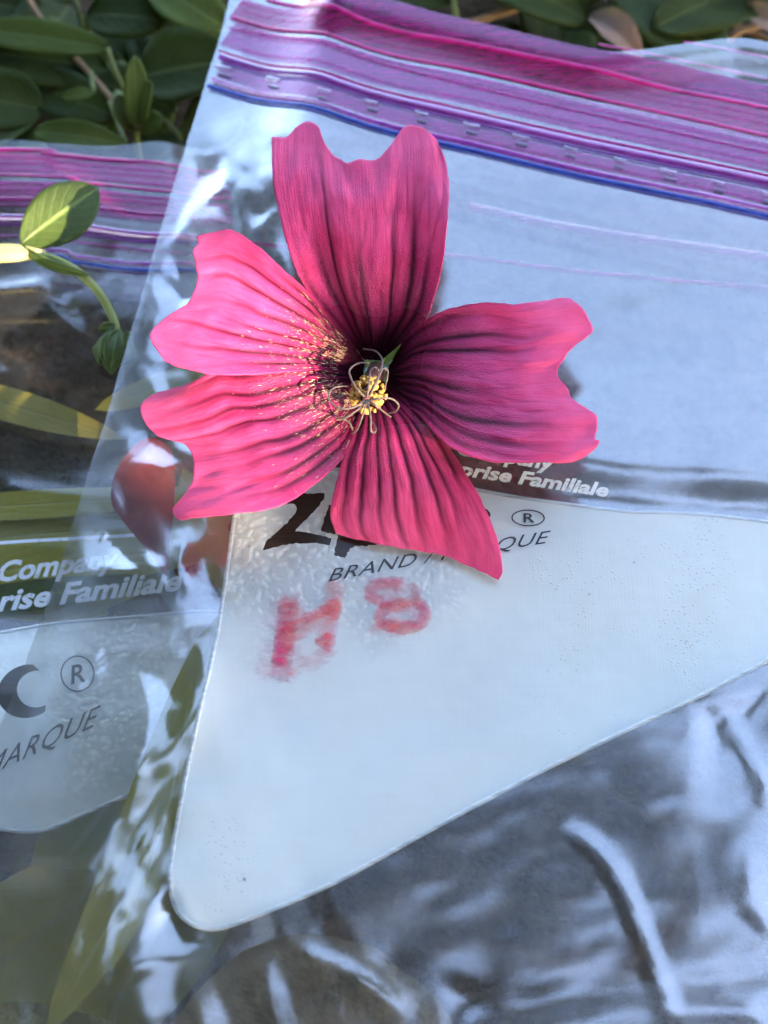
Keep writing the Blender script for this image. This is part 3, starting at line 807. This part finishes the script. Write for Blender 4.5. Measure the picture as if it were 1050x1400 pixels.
# the petal at the top
petal([(499, 492), (474, 462), (451, 436), (424, 403), (406, 372), (390, 327), (378, 272), (372, 232), (372, 189)],
      [(372, 189), (381, 189), (392, 188), (406, 173), (422, 167), (435, 174), (442, 190), (454, 211), (465, 218), (476, 224), (491, 218), (512, 219), (526, 209), (540, 190), (550, 176), (564, 172), (582, 177), (601, 199), (608, 217)],
      [(522, 492), (550, 468), (579, 440), (592, 412), (604, 363), (612, 302), (613, 244), (608, 217)],
      [0.2, 3.0, 6.5, 9.6, 12.0, 13.2, 13.0], [(.06, .6, .5), (.15, .8, .66), (.27, .95, .85), (.39, .5, .6), (.46, 1.0, .72), (.58, .35, .5), (.66, 1.0, .75), (.79, .95, .78), (.91, .8, .6)], 1, cup=1.6, ripple=.9)
# upper left
P_UL = petal([(496, 515), (445, 506), (384, 509), (330, 513), (284, 511), (247, 502), (226, 494)],
      [(226, 494), (211, 474), (205, 457), (219, 441), (238, 427), (257, 415), (269, 388), (268, 362), (264, 343), (271, 333), (270, 323)],
      [(499, 495), (474, 462), (454, 440), (430, 409), (406, 385), (378, 360), (351, 336), (320, 316), (302, 316), (285, 320), (270, 323)],
      [0.1, 3.2, 6.6, 9.2, 11.2, 12.0, 12.0], [(.08, .7, .6), (.2, .9, .85), (.33, 1.0, .9), (.46, .7, .75), (.58, .95, .95), (.71, 1.0, .95), (.83, .8, .9), (.93, .6, .6)], 2, cup=1.2, ripple=.9, boost=1.5)
# lower left
P_LL = petal([(500, 535), (484, 592), (472, 621), (448, 647), (412, 675), (375, 693), (326, 702), (281, 707), (247, 712)],
      [(247, 712), (239, 706), (238, 694), (256, 672), (265, 650), (264, 626), (253, 608), (235, 602), (213, 594), (198, 577), (192, 559), (198, 547), (213, 538)],
      [(497, 514), (458, 506), (425, 498), (399, 498), (363, 501), (338, 502), (314, 498), (302, 501), (271, 519), (241, 531), (213, 538)],
      [1.0, 4.0, 6.8, 8.2, 8.3, 7.2, 5.2], [(.09, .7, .7), (.2, .9, .8), (.32, .9, .85), (.44, .95, .9), (.56, .9, .95), (.68, .95, .95), (.8, .75, .9), (.91, .7, .8)], 3, cup=.8, ripple=.9, boost=1.5)
# right
petal([(532, 502), (548, 472), (566, 449), (591, 432), (621, 420), (661, 414), (701, 416), (737, 412), (765, 408), (780, 409)],
      [(780, 409), (795, 420), (804, 435), (811, 451), (806, 458), (792, 468), (777, 480), (772, 492), (764, 501), (763, 516), (775, 531), (780, 544), (798, 556), (815, 568), (817, 583), (814, 600), (820, 603), (814, 614), (798, 626), (784, 630)],
      [(526, 525), (550, 553), (573, 568), (597, 595), (621, 614), (652, 626), (682, 632), (728, 632), (760, 632), (784, 630)],
      [0.2, 3.0, 5.6, 7.2, 8.0, 8.0, 7.0], [(.08, .6, .6), (.19, .9, .7), (.31, 1.0, .72), (.44, .55, .55), (.55, .95, .65), (.66, .5, .55), (.76, 1.0, .85), (.86, .75, .85), (.94, .7, .7)], 4, cup=1.6, ripple=.9)
# bottom, its far corner touching the bag
petal([(502, 532), (484, 588), (470, 622), (458, 668), (452, 698), (456, 720), (467, 732)],
      [(467, 732), (506, 741), (552, 750), (601, 758), (631, 770), (662, 783), (681, 793)],
      [(524, 522), (556, 550), (576, 567), (601, 592), (619, 619), (640, 653), (659, 686), (674, 720), (683, 750), (686, 780), (681, 793)],
      [1.6, 4.4, 5.6, 5.4, 4.0, 1.8, -.6], [(.07, .8, .95), (.18, .95, .97), (.29, 1.0, .98), (.41, 1.0, .99), (.53, 1.0, .99), (.65, 1.0, .97), (.77, .95, .9), (.89, .8, .7)], 5, cup=-1.0, ripple=.5)

# gold flecks modelled in place of sun glints on the two sunlit petals
M_GLINT = plain_mat('pollen gold', (.70, .42, .18), (.9, .66, .42), 2000, .35, .7)
def flecks(o, n, seed):
    me = o.data; rq = np.random.default_rng(seed); G = np.array([v.co[:] for v in me.vertices]).reshape(NV, NU, 3) / MM + np.array(flower['_o'])
    parts = []
    for _ in range(n):
        a = int(NV * np.clip(.13 + abs(rq.normal(0, .17)), .1, .62)); b = int(np.clip(rq.normal(.5, .24), .03, .95) * NU)
        if a > NV - 4: continue
        p = G[a, b]; t = G[min(a + 3, NV - 1), b] - p; t /= np.linalg.norm(t); q = G[a, min(b + 1, NU - 1)] - p; q /= np.linalg.norm(q) + 1e-9
        nn = np.cross(q, t); nn *= np.sign(nn[2]); l = rq.uniform(.035, .09) * (6.0 if rq.random() < .22 else 1.2); w = rq.uniform(.018, .04)
        c = p + nn * .17
        parts.append((np.array([c - t * l, c + q * w, c + t * l, c - q * w, c + nn * w * 1.2, c - nn * w]), [(0, 1, 4), (1, 2, 4), (2, 3, 4), (3, 0, 4), (1, 0, 5), (2, 1, 5), (3, 2, 5), (0, 3, 5)]))
    return tag(mesh('sun_glint', *join(parts), M_GLINT, flower, smooth=False), kind='stuff')
flecks(P_UL, 900, 5); flecks(P_LL, 1100, 6)

def leaf_geo(base, tip, width, up=(0, 0, 1), curl=.08, cup=.25, amax=.45, point=1.0, nu=9, nv=15, wave=0.0, seed=0, bend=0.0):
    """leaf blade: pointed oval with a creased midrib, arched lengthways"""
    base = np.asarray(base, float); tip = np.asarray(tip, float); d = tip - base; ln = np.linalg.norm(d); d /= ln
    up = np.asarray(up, float); side = np.cross(d, up); side /= np.linalg.norm(side); nrm = np.cross(side, d)
    v = np.linspace(0, 1, nv)[:, None]; u = np.linspace(-1, 1, nu)[None]
    p = math.log(.5) / math.log(amax)
    hw = width / 2 * np.clip(np.sin(math.pi * v ** p), 0, 1) ** point + 1e-3 * width
    lat = u * hw; h = curl * ln * np.sin(math.pi * v) + cup * np.abs(u) ** 1.4 * hw + wave * width * vnoise(v * 4 + u, u * 2 + seed, seed) * np.abs(u)
    off = bend * ln * np.sin(math.pi * v)
    X = base + d * (v * ln)[..., None] + side * (lat + off)[..., None] + nrm * h[..., None]
    uv = np.stack([np.broadcast_to(u * .5 + .5, (nv, nu)), np.broadcast_to(v, (nv, nu))], -1).reshape(-1, 2)
    return X.reshape(-1, 3), grid_faces(nv, nu), uv
def leaf(name, parent, mat, *a, thick=.3, **k):
    V, F, uv = leaf_geo(*a, **k)
    o = mesh(name, V, F, mat, parent, uv=uv)
    md = o.modifiers.new('thickness', 'SOLIDIFY'); md.thickness = thick * MM; md.offset = 0
    return o

fb = UP(516, 508, FZ - .9)
for i in range(5):                               # green calyx that shows between the petal bases
    a = R(18 + 72 * i + 20)
    leaf('sepal', flower, M_SEPAL, fb, fb + np.array([math.cos(a) * 7, math.sin(a) * 7, .6]), 4.2, (0, 0, 1), .02, .1, .4)
V, F = tube([UP(514, 510, FZ - .6), UP(510, 517, FZ + 2.5), UP(506, 528, FZ + 5.5), UP(503, 538, FZ + 8.2)], [1.5, 1.15, 1.0, .7], 14)
mesh('staminal_column', V, F, M_COLUMN, flower)
def blob(c, r, seed, n=7, m=10, sq=(1, 1, 1)):
    V = []
    for i in range(n + 1):
        th = math.pi * i / n
        for j in range(m):
            ph = 2 * math.pi * j / m
            d = np.array([math.sin(th) * math.cos(ph), math.sin(th) * math.sin(ph), math.cos(th)])
            V.append(np.asarray(c) + d * r * np.asarray(sq) * (1 + .25 * math.sin(3 * ph + seed) * math.sin(th)))
    return np.array(V), grid_faces(n + 1, m, True)
parts = []
ac = UP(503, 539, FZ + 7.2)
for i in range(95):
    d = rng.normal(size=3); d /= np.linalg.norm(d); d[2] = abs(d[2]) * .9 - .15
    parts.append(blob(ac + d * np.array([2.3, 2.7, 2.1]) * rng.uniform(.8, 1.08), rng.uniform(.28, .46), i, 5, 8, rng.uniform(.8, 1.3, 3)))
tag(mesh('anthers', *join(parts), M_ANTHER, flower), kind='stuff')
styles = [[(494, 538), (486, 529), (479, 515), (478, 506), (485, 499), (495, 496), (504, 497)], [(494, 551), (483, 557), (470, 559), (459, 556), (450, 546), (450, 537), (457, 530), (468, 528), (477, 529)],
          [(494, 556), (485, 563), (472, 571), (459, 572), (470, 573), (478, 578), (482, 588)], [(499, 558), (495, 570), (489, 586), (482, 593)],
          [(505, 560), (507, 575), (507, 588), (511, 592), (514, 587), (509, 577)], [(512, 553), (522, 561), (534, 570)],
          [(514, 546), (525, 544), (537, 546), (545, 554), (541, 562), (532, 565)], [(508, 536), (516, 520), (523, 505), (529, 505), (530, 512), (526, 533)],
          [(507, 535), (518, 512), (523, 497), (521, 488), (513, 480), (497, 477)], [(503, 535), (505, 520), (507, 507), (513, 502), (518, 507), (517, 515)]]
for i, P in enumerate(styles):
    P = smooth_line([(502, 546)] + P, 34); t = np.linspace(0, 1, 34)
    z = FZ + 9.0 + 2.0 * np.sin(math.pi * t ** .8) - 2.2 * t + .8 * math.sin(i * 2.1) * t
    V, F = tube(UP(P[:, 0], P[:, 1], z), .165 - .045 * t + .015 * np.sin(t * 40), 8)
    mesh('style_branch', V, F, M_STYLE, flower)
V, F = blob(UP(502, 546, FZ + 9.0), .75, 3, 6, 10); mesh('style_base', V, F, M_COLUMN, flower)

def within(V):                                   # heights kept between the two films of the upper bag
    lo = z_upper_back(V[:, 0], V[:, 1]); hi = z_upper(V[:, 0], V[:, 1])
    return np.minimum(np.maximum(V[:, 2], lo + .15), lo + (hi - lo) * .7)
# reflection of a petal in the film, modelled as a red sheet inside the bag
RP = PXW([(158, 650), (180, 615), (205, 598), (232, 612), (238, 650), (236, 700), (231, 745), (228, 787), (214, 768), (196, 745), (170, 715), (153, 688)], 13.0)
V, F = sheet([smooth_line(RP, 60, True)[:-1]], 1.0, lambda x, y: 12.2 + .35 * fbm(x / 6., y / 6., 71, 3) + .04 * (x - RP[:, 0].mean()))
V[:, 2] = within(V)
M_RED = plain_mat('petal reflection red', (.14, .010, .016), (.26, .03, .04), 260, .5, .4, .2)
tag(mesh('petal_reflection', V, F, M_RED, origin=(RP[:, 0].mean(), RP[:, 1].mean(), 12)), 'dull red petal reflection in the clear film, modelled as a sheet below the flower', 'petal')

# ================================================================== THE SPRIG ON THE LOWER BAG
M_SPRIG = leaf_mat('sprig leaf', (.055, .09, .014), (.08, .125, .024), .3, .45, (.2, .28, .07))
M_SPRIG_STEM = plain_mat('sprig stem', (.16, .20, .045), (.26, .28, .07), 300, .5, .4, .1)
M_SPRIG_THICK = plain_mat('woody shoot', (.42, .38, .11), (.58, .5, .2), 200, .55, .35, .1)
SZ = 12.3
sp = thing('sprig', 'green leafy sprig with a drooping bud arching over the lower bag', 'sprig', UP(20, 345, SZ))
pts = np.vstack([UP(x, y, z) for x, y, z in [(-520, 420, 3), (-380, 385, 8), (-200, 360, 11), (-60, 350, 12), (0, 346, SZ), (35, 346, SZ + .2), (62, 349, SZ)]])
V, F = tube(smooth_line(pts, 50), np.interp(np.linspace(0, 1, 50), [0, .8, .93, 1], [1.6, 1.6, 1.5, .75]), 12); mesh('shoot', V, F, M_SPRIG_THICK, sp)
pts = np.vstack([UP(x, y, z) for x, y, z in [(48, 349, SZ), (75, 355, SZ + .5), (108, 373, SZ - .3), (135, 400, SZ - .8), (150, 425, SZ - 1.8), (158, 445, SZ - 2.2), (162, 468, SZ - 2.6)]])
V, F = tube(smooth_line(pts, 40), np.linspace(.75, .62, 40), 10); mesh('stem', V, F, M_SPRIG_STEM, sp)
leaf('leaf', sp, M_SPRIG, UP(29, 334, SZ + .6), UP(134, 257, SZ + 1.6), 9.3, (.1, -.5, 1), .03, .1, .52, .62, nu=13, nv=24)
leaf('leaf', sp, M_SPRIG, UP(26, 334, SZ + .8), UP(124, 376, SZ + .2), 1.9, (-.5, -.75, .55), .12, .5, .5, .7, nu=9, nv=20)
for (b, t, w, up, c) in [((163, 450, 10.2), (150, 508, 9.2), 3.4, (.2, -.3, 1), .16), ((165, 455, 9.4), (176, 470, 9.0), 2.6, (.6, -.2, .8), .2), ((168, 455, 9.6), (158, 503, 8.6), 2.8, (.9, -.1, .5), .2),
                         ((158, 448, 10.0), (137, 498, 8.6), 2.6, (-.8, -.1, .6), .2), ((158, 446, 10.4), (135, 450, 10.8), 1.7, (0, -.6, 1), .1), ((160, 480, 10.2), (152, 512, 8.8), 2.0, (0, -.2, 1), .12), ((160, 470, 8.9), (146, 505, 8.4), 3.2, (0, -.2, 1), .1)]:
    leaf('bud_leaf', sp, M_SPRIG, UP(*b), UP(*t), w, up, c, .4, .5, .8, wave=.5, seed=int(w * 10))

# ================================================================== WHAT LIES IN THE BAGS
M_CLUMP = plain_mat('damp debris', (.012, .008, .005), (.075, .05, .03), 230, .8, .3, 0, 1.0, .0015)
M_TAN = plain_mat('tan debris', (.11, .075, .035), (.26, .185, .095), 170, .8, .2, .1, 1.0, .0015)
M_OLIVE = plain_mat('olive debris', (.10, .085, .02), (.24, .20, .07), 150, .8, .2, .15, 1.0, .0015)
M_DRY = leaf_mat('dry leaf', (.26, .18, .08), (.38, .28, .14), .25, .6, (.34, .25, .12), .2)
def debris(P, mat, thick, label, seed):
    """a heap of crumbled plant matter pressed flat inside the bag"""
    W = PXW(P, 12.5); cw = smooth_line(W, 120, True)[:-1]
    c = W.mean(0); rad = (cw - c); cw = c + rad * (1 + .10 * vnoise(np.arange(119) / 5., np.zeros(119), seed) + .05 * vnoise(np.arange(119) / 1.7, np.zeros(119), seed + 1))[:, None]
    def zt(x, y):
        d = dist_poly(x, y, cw, True)
        return 11.7 + thick * sstep(0, 5, d) * (1 + .4 * fbm(x / 5., y / 5., seed + 2, 4)) + .5 * fbm(x / 1.6, y / 1.6, seed + 3, 2) * sstep(0, 3, d)
    V1, F1 = sheet([cw], .9, zt); V1[:, 2] = within(V1); V2, F2 = sheet([cw], 3.0, lambda x, y: 11.65 + 0 * x)
    return tag(mesh('debris_clump', *join([(V1, F1), (V2, F2)]), mat, origin=(c[0], c[1], 11.6)), label, 'debris', 'crumbled plant debris in the upper bag')
debris(CLUMP, M_CLUMP, 2.6, 'dark damp clump of plant debris inside the upper bag below the label', 81)
debris([(200, 1470), (260, 1360), (340, 1300), (430, 1275), (500, 1290), (560, 1330), (620, 1400), (640, 1480)], M_TAN, 1.6, 'tan heap of plant debris inside the upper bag below the tip of the label', 91)
debris([(-140, 1470), (-100, 1400), (20, 1370), (120, 1385), (190, 1420), (190, 1480)], M_OLIVE, 1.4, 'olive brown heap of plant debris low in the upper bag', 111)
M_YG = leaf_mat('yellow green leaf', (.36, .33, .025), (.48, .42, .06), .35, .5, (.42, .40, .1))
M_OL = leaf_mat('olive leaf', (.32, .28, .045), (.44, .37, .08), .35, .5, (.34, .30, .1))
M_GREEN = leaf_mat('dark green leaf', (.05, .08, .012), (.09, .12, .02), .3, .5, (.16, .2, .05))
def loose_leaf(b, t, w, z0, z1, mat, lab, group, **k):
    if z0 < 8: p, q = on(*b, z_lower_back, z0 - 1.2), on(*t, z_lower_back, z1 - 1.2)
    else: p, q = UP(*b, z0), UP(*t, z1)
    V, F, uv = leaf_geo(p, q, w, (0, 0, 1), k.pop('curl', .0), .04, .45, .7, **k)
    if z0 > 8: V[:, 2] = within(V)
    return tag(mesh('cut_leaf', V, F, mat, uv=uv, origin=p), lab, 'leaf', group)
G1 = 'cut leaves in the lower bag'
loose_leaf((-200, 705), (335, 672), 5.0, 3.8, 4.2, M_YG, 'long yellow-green leaf in the lower bag just above the white line', G1)
loose_leaf((-160, 800), (380, 735), 8.5, 3.2, 3.6, M_YG, 'broad yellow-green leaf in the lower bag behind the white lettering', G1)
loose_leaf((-120, 835), (230, 790), 5, 4.0, 4.4, M_GREEN, 'dark green leaf in the lower bag behind the second line of lettering', G1)
loose_leaf((130, 560), (330, 490), 5.0, 3.6, 4.0, M_YG, 'olive leaf in the lower bag beneath the tip of the lower left petal', G1)
loose_leaf((-100, 520), (170, 600), 6, 3.0, 3.4, M_OL, 'dim green leaf in the lower bag below the drooping bud', G1)
loose_leaf((250, 640), (330, 840), 6, 3.8, 4.2, M_YG, 'yellow leaf in the lower bag beside the corner of the upper label', G1)
loose_leaf((-260, 760), (300, 708), 6.5, 2.4, 2.8, M_YG, 'olive yellow leaf under the white line in the lower bag', G1)
loose_leaf((180, 640), (250, 850), 6.0, 2.8, 3.2, M_GREEN, 'dark olive leaf in the lower bag under the dull red petal reflection', G1)
loose_leaf((300, 900), (40, 1240), 17, 2.6, 2.8, M_YG, 'broad yellow-olive leaf in the lower bag under its label', G1)
loose_leaf((330, 1020), (110, 1480), 19, 2.2, 2.4, M_OL, 'broad dull olive leaf in the lower bag reaching the bottom of the picture', G1)
loose_leaf((180, 1180), (-160, 1440), 18, 2.6, 2.9, M_OL, 'broad olive leaf in the lower bag below its label', G1)
loose_leaf((340, 650), (60, 850), 13, 2.2, 2.5, M_OL, 'broad olive leaf in the lower bag beside the corner of the upper label', G1)
loose_leaf((150, 840), (-260, 700), 13, 2.0, 2.3, M_YG, 'broad yellow leaf in the lower bag under both lines of lettering', G1)
G2 = 'cut leaves in the upper bag'
loose_leaf((300, 840), (60, 1420), 10, 12.0, 12.4, M_OL, 'long broad olive leaf in the upper bag along the left edge of its label', G2, bend=-.05)
loose_leaf((262, 930), (150, 1330), 4.5, 12.8, 12.6, M_YG, 'long narrow yellow-green leaf in the upper bag beside its label', G2, bend=-.04)

# ================================================================== PLANTS BEHIND THE BAGS
M_BACK = leaf_mat('evergreen leaf', (.028, .044, .008), (.055, .078, .016), .18, .55, (.075, .10, .025), .14)
M_BACK2 = leaf_mat('younger leaf', (.060, .088, .014), (.09, .125, .024), .24, .55, (.11, .15, .04), .14)
M_STEM = plain_mat('tan stem', (.20, .12, .055), (.32, .2, .1), 250, .6)
M_STEM_G = plain_mat('green stem', (.09, .12, .03), (.14, .18, .05), 250, .55)
M_DEAD = leaf_mat('dead leaf', (.22, .13, .09), (.32, .21, .16), .15, .7, (.3, .2, .14), .15)
def plant(name, label, root_px, leaves, stems, fill, seed):
    p0 = UP(*root_px, -6)
    t = thing(name, label, 'plant', p0, 'plants behind the bags')
    for (b, q, w, z0, z1, m, roll) in leaves:
        a, c = UP(*b, z0), UP(*q, z1)
        leaf('leaf', t, m, a, c, w * random.uniform(1.1, 1.4), (roll, -.35, 1), random.uniform(.02, .09), .18, random.uniform(.42, .55), .52, wave=.09, seed=int(abs(b[0])), thick=.35)
        V, F = tube(smooth_line(np.array([a, a * .6 + np.array([p0[0] * .4 + a[0] * 0, p0[1] * .4, -2.4]), [a[0] * .5 + p0[0] * .5, a[1] * .5 + p0[1] * .5, -8]]), 8), .45, 6)
        mesh('stem', V, F, M_STEM_G, t)
    for (P, rad, m) in stems:
        V, F = tube(smooth_line(np.array([UP(*q) for q in P]), 24), rad, 8); mesh('stem', V, F, m, t)
    r = random.Random(seed)
    for (x0, x1, y0, y1, z0, z1, n) in fill:
        for _ in range(n):
            a = UP(r.uniform(x0, x1), r.uniform(y0, y1), r.uniform(z0, z1)); an = r.uniform(0, 2 * math.pi); ln = r.uniform(9, 20)
            c = a + np.array([math.cos(an) * ln, math.sin(an) * ln, r.uniform(-4, 3)])
            leaf('leaf', t, M_BACK if r.random() < .75 else M_BACK2, a, c, ln * r.uniform(.58, .8), (r.uniform(-.5, .5), r.uniform(-.6, .2), 1), .06, .15, r.uniform(.42, .55), .55, wave=.09, seed=r.randrange(99), thick=.35, nu=7, nv=11)
    return t
plant('leafy_plant', 'dark green leafy plant behind the lower bag with a small upright shoot', (120, 60),
      [((-40, 40), (150, 66), 5.6, 2, 3, M_BACK2, .1), ((150, 96), (-60, 70), 10, -3, -1, M_BACK, -.1), ((192, 104), (322, 84), 12.5, -1, 3, M_BACK, .1), ((186, 172), (184, 76), 3.8, 3, 11, M_BACK2, .6),
       ((192, 172), (206, 110), 3.4, 3, 8, M_BACK2, -.5), ((172, 196), (46, 180), 4.6, 2, 3, M_BACK2, .1), ((310, 40), (205, -25), 8.5, 0, 4, M_BACK2, .2), ((120, 20), (230, 30), 9, -2, 0, M_BACK, 0), ((128, 126), (84, 134), 2.2, 1, 1, M_BACK2, 0),
       ((180, 178), (160, 130), 3.4, 2, 6, M_BACK, .7), ((196, 176), (222, 160), 3.2, 2, 4, M_BACK2, -.4), ((30, 110), (160, 160), 8.5, -4, -3, M_BACK, 0), ((60, 150), (-60, 130), 9, -4, -2, M_BACK, 0), ((240, 150), (130, 110), 8, -4, -3, M_BACK, 0),
       ((60, 20), (-60, 0), 8, -3, 0, M_BACK, .1), ((100, -10), (60, -70), 8, 0, 4, M_BACK2, 0), ((250, 190), (330, 150), 8, -4, -2, M_BACK, 0)],
      [([(30, -30, 3), (48, 15, 1), (100, 75, -1), (155, 138, -1), (185, 178, 1)], .55, M_STEM), ([(146, 66, 3), (155, 92, 1), (168, 122, -2)], .6, M_STEM_G), ([(186, 176, 2), (188, 200, -2), (192, 230, -6)], .6, M_STEM_G), ([(-30, 20, -2), (30, 22, -3), (80, 30, -4)], .5, M_STEM)],
      [(-900, 330, -900, -260, -6, 6, 60), (-900, 330, -260, -40, -4, 8, 46), (-900, -60, -40, 190, -6, 4, 34), (-60, 330, -30, 200, -9, -5, 26)], 3)
plant('leafy_plant', 'dark green leafy plant behind the upper bag with large glossy rounded leaves', (850, -40),
      [((820, -60), (985, 88), 15, -2, -4, M_BACK, .15), ((1060, -30), (890, 40), 12, -3, -1, M_BACK, -.1), ((640, -45), (805, 30), 8.5, -1, -3, M_BACK, .1), ((470, -20), (620, 2), 5, -1, -2, M_BACK, 0), ((560, -60), (690, -30), 9, 0, 1, M_BACK2, 0), ((1100, -80), (1010, -10), 9, 1, 2, M_BACK2, 0)],
      [([(618, -60, 0), (620, 0, -1), (628, 45, -5)], .55, M_STEM_G), ([(600, 48, -6), (640, 32, -5), (705, 12, -3), (740, 0, -2)], .75, M_STEM), ([(985, 60, -6), (1020, 40, -5), (1100, 20, -4)], .8, M_STEM), ([(1000, 30, -7), (1060, 60, -6)], .6, M_STEM)],
      [(330, 1700, -900, -260, -6, 6, 70), (330, 1500, -260, -60, -4, 8, 60), (400, 1060, -50, 60, -12, -8, 18), (1100, 1700, -60, 200, -6, 0, 20)], 5)
for (b, t, w, lab) in [((800, 20), (880, 85), 6.5, 'pinkish brown dead leaf curled behind the mouth of the upper bag'), ((1000, 10), (1090, 62), 5, 'straw coloured dead leaf behind the upper bag at its far corner')]:
    p, q = UP(*b, -3), UP(*t, -4); V, F, uv = leaf_geo(p, q, w, (.3, -.5, 1), .15, .5, .5, .8, wave=.2, seed=4)
    tag(mesh('dead_leaf', V, F, M_DEAD, uv=uv, origin=p), lab, 'leaf')

# ================================================================== UNSEEN TREE ADDED FOR SHADE AND DARK REFLECTIONS (beside and behind the photographer)
M_BARK = plain_mat('bark', (.07, .05, .035), (.13, .10, .075), 30, .9, .2, 0, 1.0, .01)
M_CROWN = plain_mat('tree leaf', (.03, .06, .012), (.06, .10, .022), 20, .5, .3, .25)
added_tree = thing('added_tree', 'unseen foliage added beside the bags to shade them and darken the film', 'added_tree', (1500, -1100, -10))
trunk_top = np.array([1150, -900, 1500.0])
V, F = tube(smooth_line(np.array([[1500, -1100, -40], [1460, -1090, 400], [1350, -1010, 900], trunk_top]), 24), np.linspace(110, 60, 24), 12); mesh('trunk', V, F, M_BARK, added_tree)
limbs = []
for e in [(500, -400, 1100), (200, -900, 1700), (900, -300, 1300), (600, -1500, 1900), (-200, -500, 1800), (1700, -500, 2000), (1000, -1200, 2400)]:
    e = np.array(e, float); m = trunk_top * .5 + e * .5 + np.array([0, 0, 120])
    limbs.append(tube(smooth_line(np.array([trunk_top - [60, 40, 150], m, e]), 14), np.linspace(45, 8, 14), 8))
mesh('limbs', *join(limbs), M_BARK, added_tree)
CROWN_EDGE, CROWN_SIDE = -.06, 2.2
LIT = [(UP(305, 570, 25), 10.5), (UP(330, 440, 27), 9.0), (UP(400, 520, 24), 6.0), (UP(60, 315, 14), 8.0), (UP(-60, 345, 14), 9.0)]
r2 = np.random.default_rng(11)
def crown_leaves(C, size, clear=.27):
    """many leaves at once: centres C, lengths size; leaves a gap where the sun comes through to the flower"""
    keep = np.ones(len(C), bool)
    for (t, rad) in LIT:
        d = C - t; d = d - (d @ SUN)[:, None] * SUN
        keep &= np.linalg.norm(d, axis=1) > rad + size * clear
    C, size = C[keep], size[keep]; n = len(C)
    T, F, _ = leaf_geo((-.5, 0, 0), (.5, 0, 0), .55, (0, 0, 1), .06, .1, .45, .7, nu=3, nv=5)
    a = r2.normal(size=(n, 3)); a /= np.linalg.norm(a, axis=1)[:, None]
    up = r2.normal(size=(n, 3)) * .6 + SUN * .8
    b = np.cross(up, a); b /= np.linalg.norm(b, axis=1)[:, None]; c = np.cross(a, b)
    V = C[:, None] + size[:, None, None] * (T[None, :, :1] * a[:, None] + T[None, :, 1:2] * b[:, None] + T[None, :, 2:] * c[:, None])
    F = np.asarray(F)[None] + (np.arange(n) * len(T))[:, None, None]
    return V.reshape(-1, 3), F.reshape(-1, 4)
n = 5200                                          # the part of the crown that stands between the place and the sun
C1 = np.stack([r2.uniform(-230, 330, n), r2.uniform(-220, 330, n), np.full(n, 16.0)], -1) + SUN * r2.uniform(700, 1200, n)[:, None]
V1, F1 = crown_leaves(C1, r2.uniform(34, 60, n))
r2 = np.random.default_rng(23)
d = r2.normal(size=(130000, 3)); d[:, 2] = np.abs(d[:, 2]); d /= np.linalg.norm(d, axis=1)[:, None]
dark_bough = (((d[:, 0] - .095) / .155) ** 2 + ((d[:, 1] - .18) / .08) ** 2 < 1) | (((d[:, 0] + .06) / .09) ** 2 + ((d[:, 1] - .03) / .06) ** 2 < 1)   # added overhang, shaped to reflect dark in chosen parts of the film
d = d[dark_bough | (d[:, 1] < CROWN_EDGE + CROWN_SIDE * np.maximum(0, -d[:, 0]) + .05 * vnoise(d[:, 0] * 9, d[:, 1] * 9, 77)) & (d[:, 2] > .25) & (d[:, 1] < .62)][:15000]
q = r2.uniform(-1, 1, (2600, 2)); q = q[(q ** 2).sum(1) < 1]; h = len(q) * 2 // 3   # the same dark-reflecting overhang again, close and thick
e = np.vstack([np.c_[.095 + .145 * q[:h, 0], .18 + .073 * q[:h, 1]], np.c_[-.06 + .08 * q[h:, 0], .03 + .055 * q[h:, 1]]])
e = np.c_[e, np.sqrt(1 - (e ** 2).sum(1))]; C3 = e * r2.uniform(1000, 1500, len(e))[:, None]
C2 = d * r2.uniform(1100, 2300, len(d))[:, None]  # the rest of the crown, overhead and behind
V2, F2 = crown_leaves(np.vstack([C2, C3]), np.r_[r2.uniform(90, 170, len(d)), r2.uniform(50, 90, len(C3))], .55)
tag(mesh('crown', np.vstack([V1, V2]), np.vstack([F1, F2 + len(V1)]), M_CROWN, added_tree), kind='stuff')

for o in bpy.data.objects:
    if '_o' in o: del o['_o']
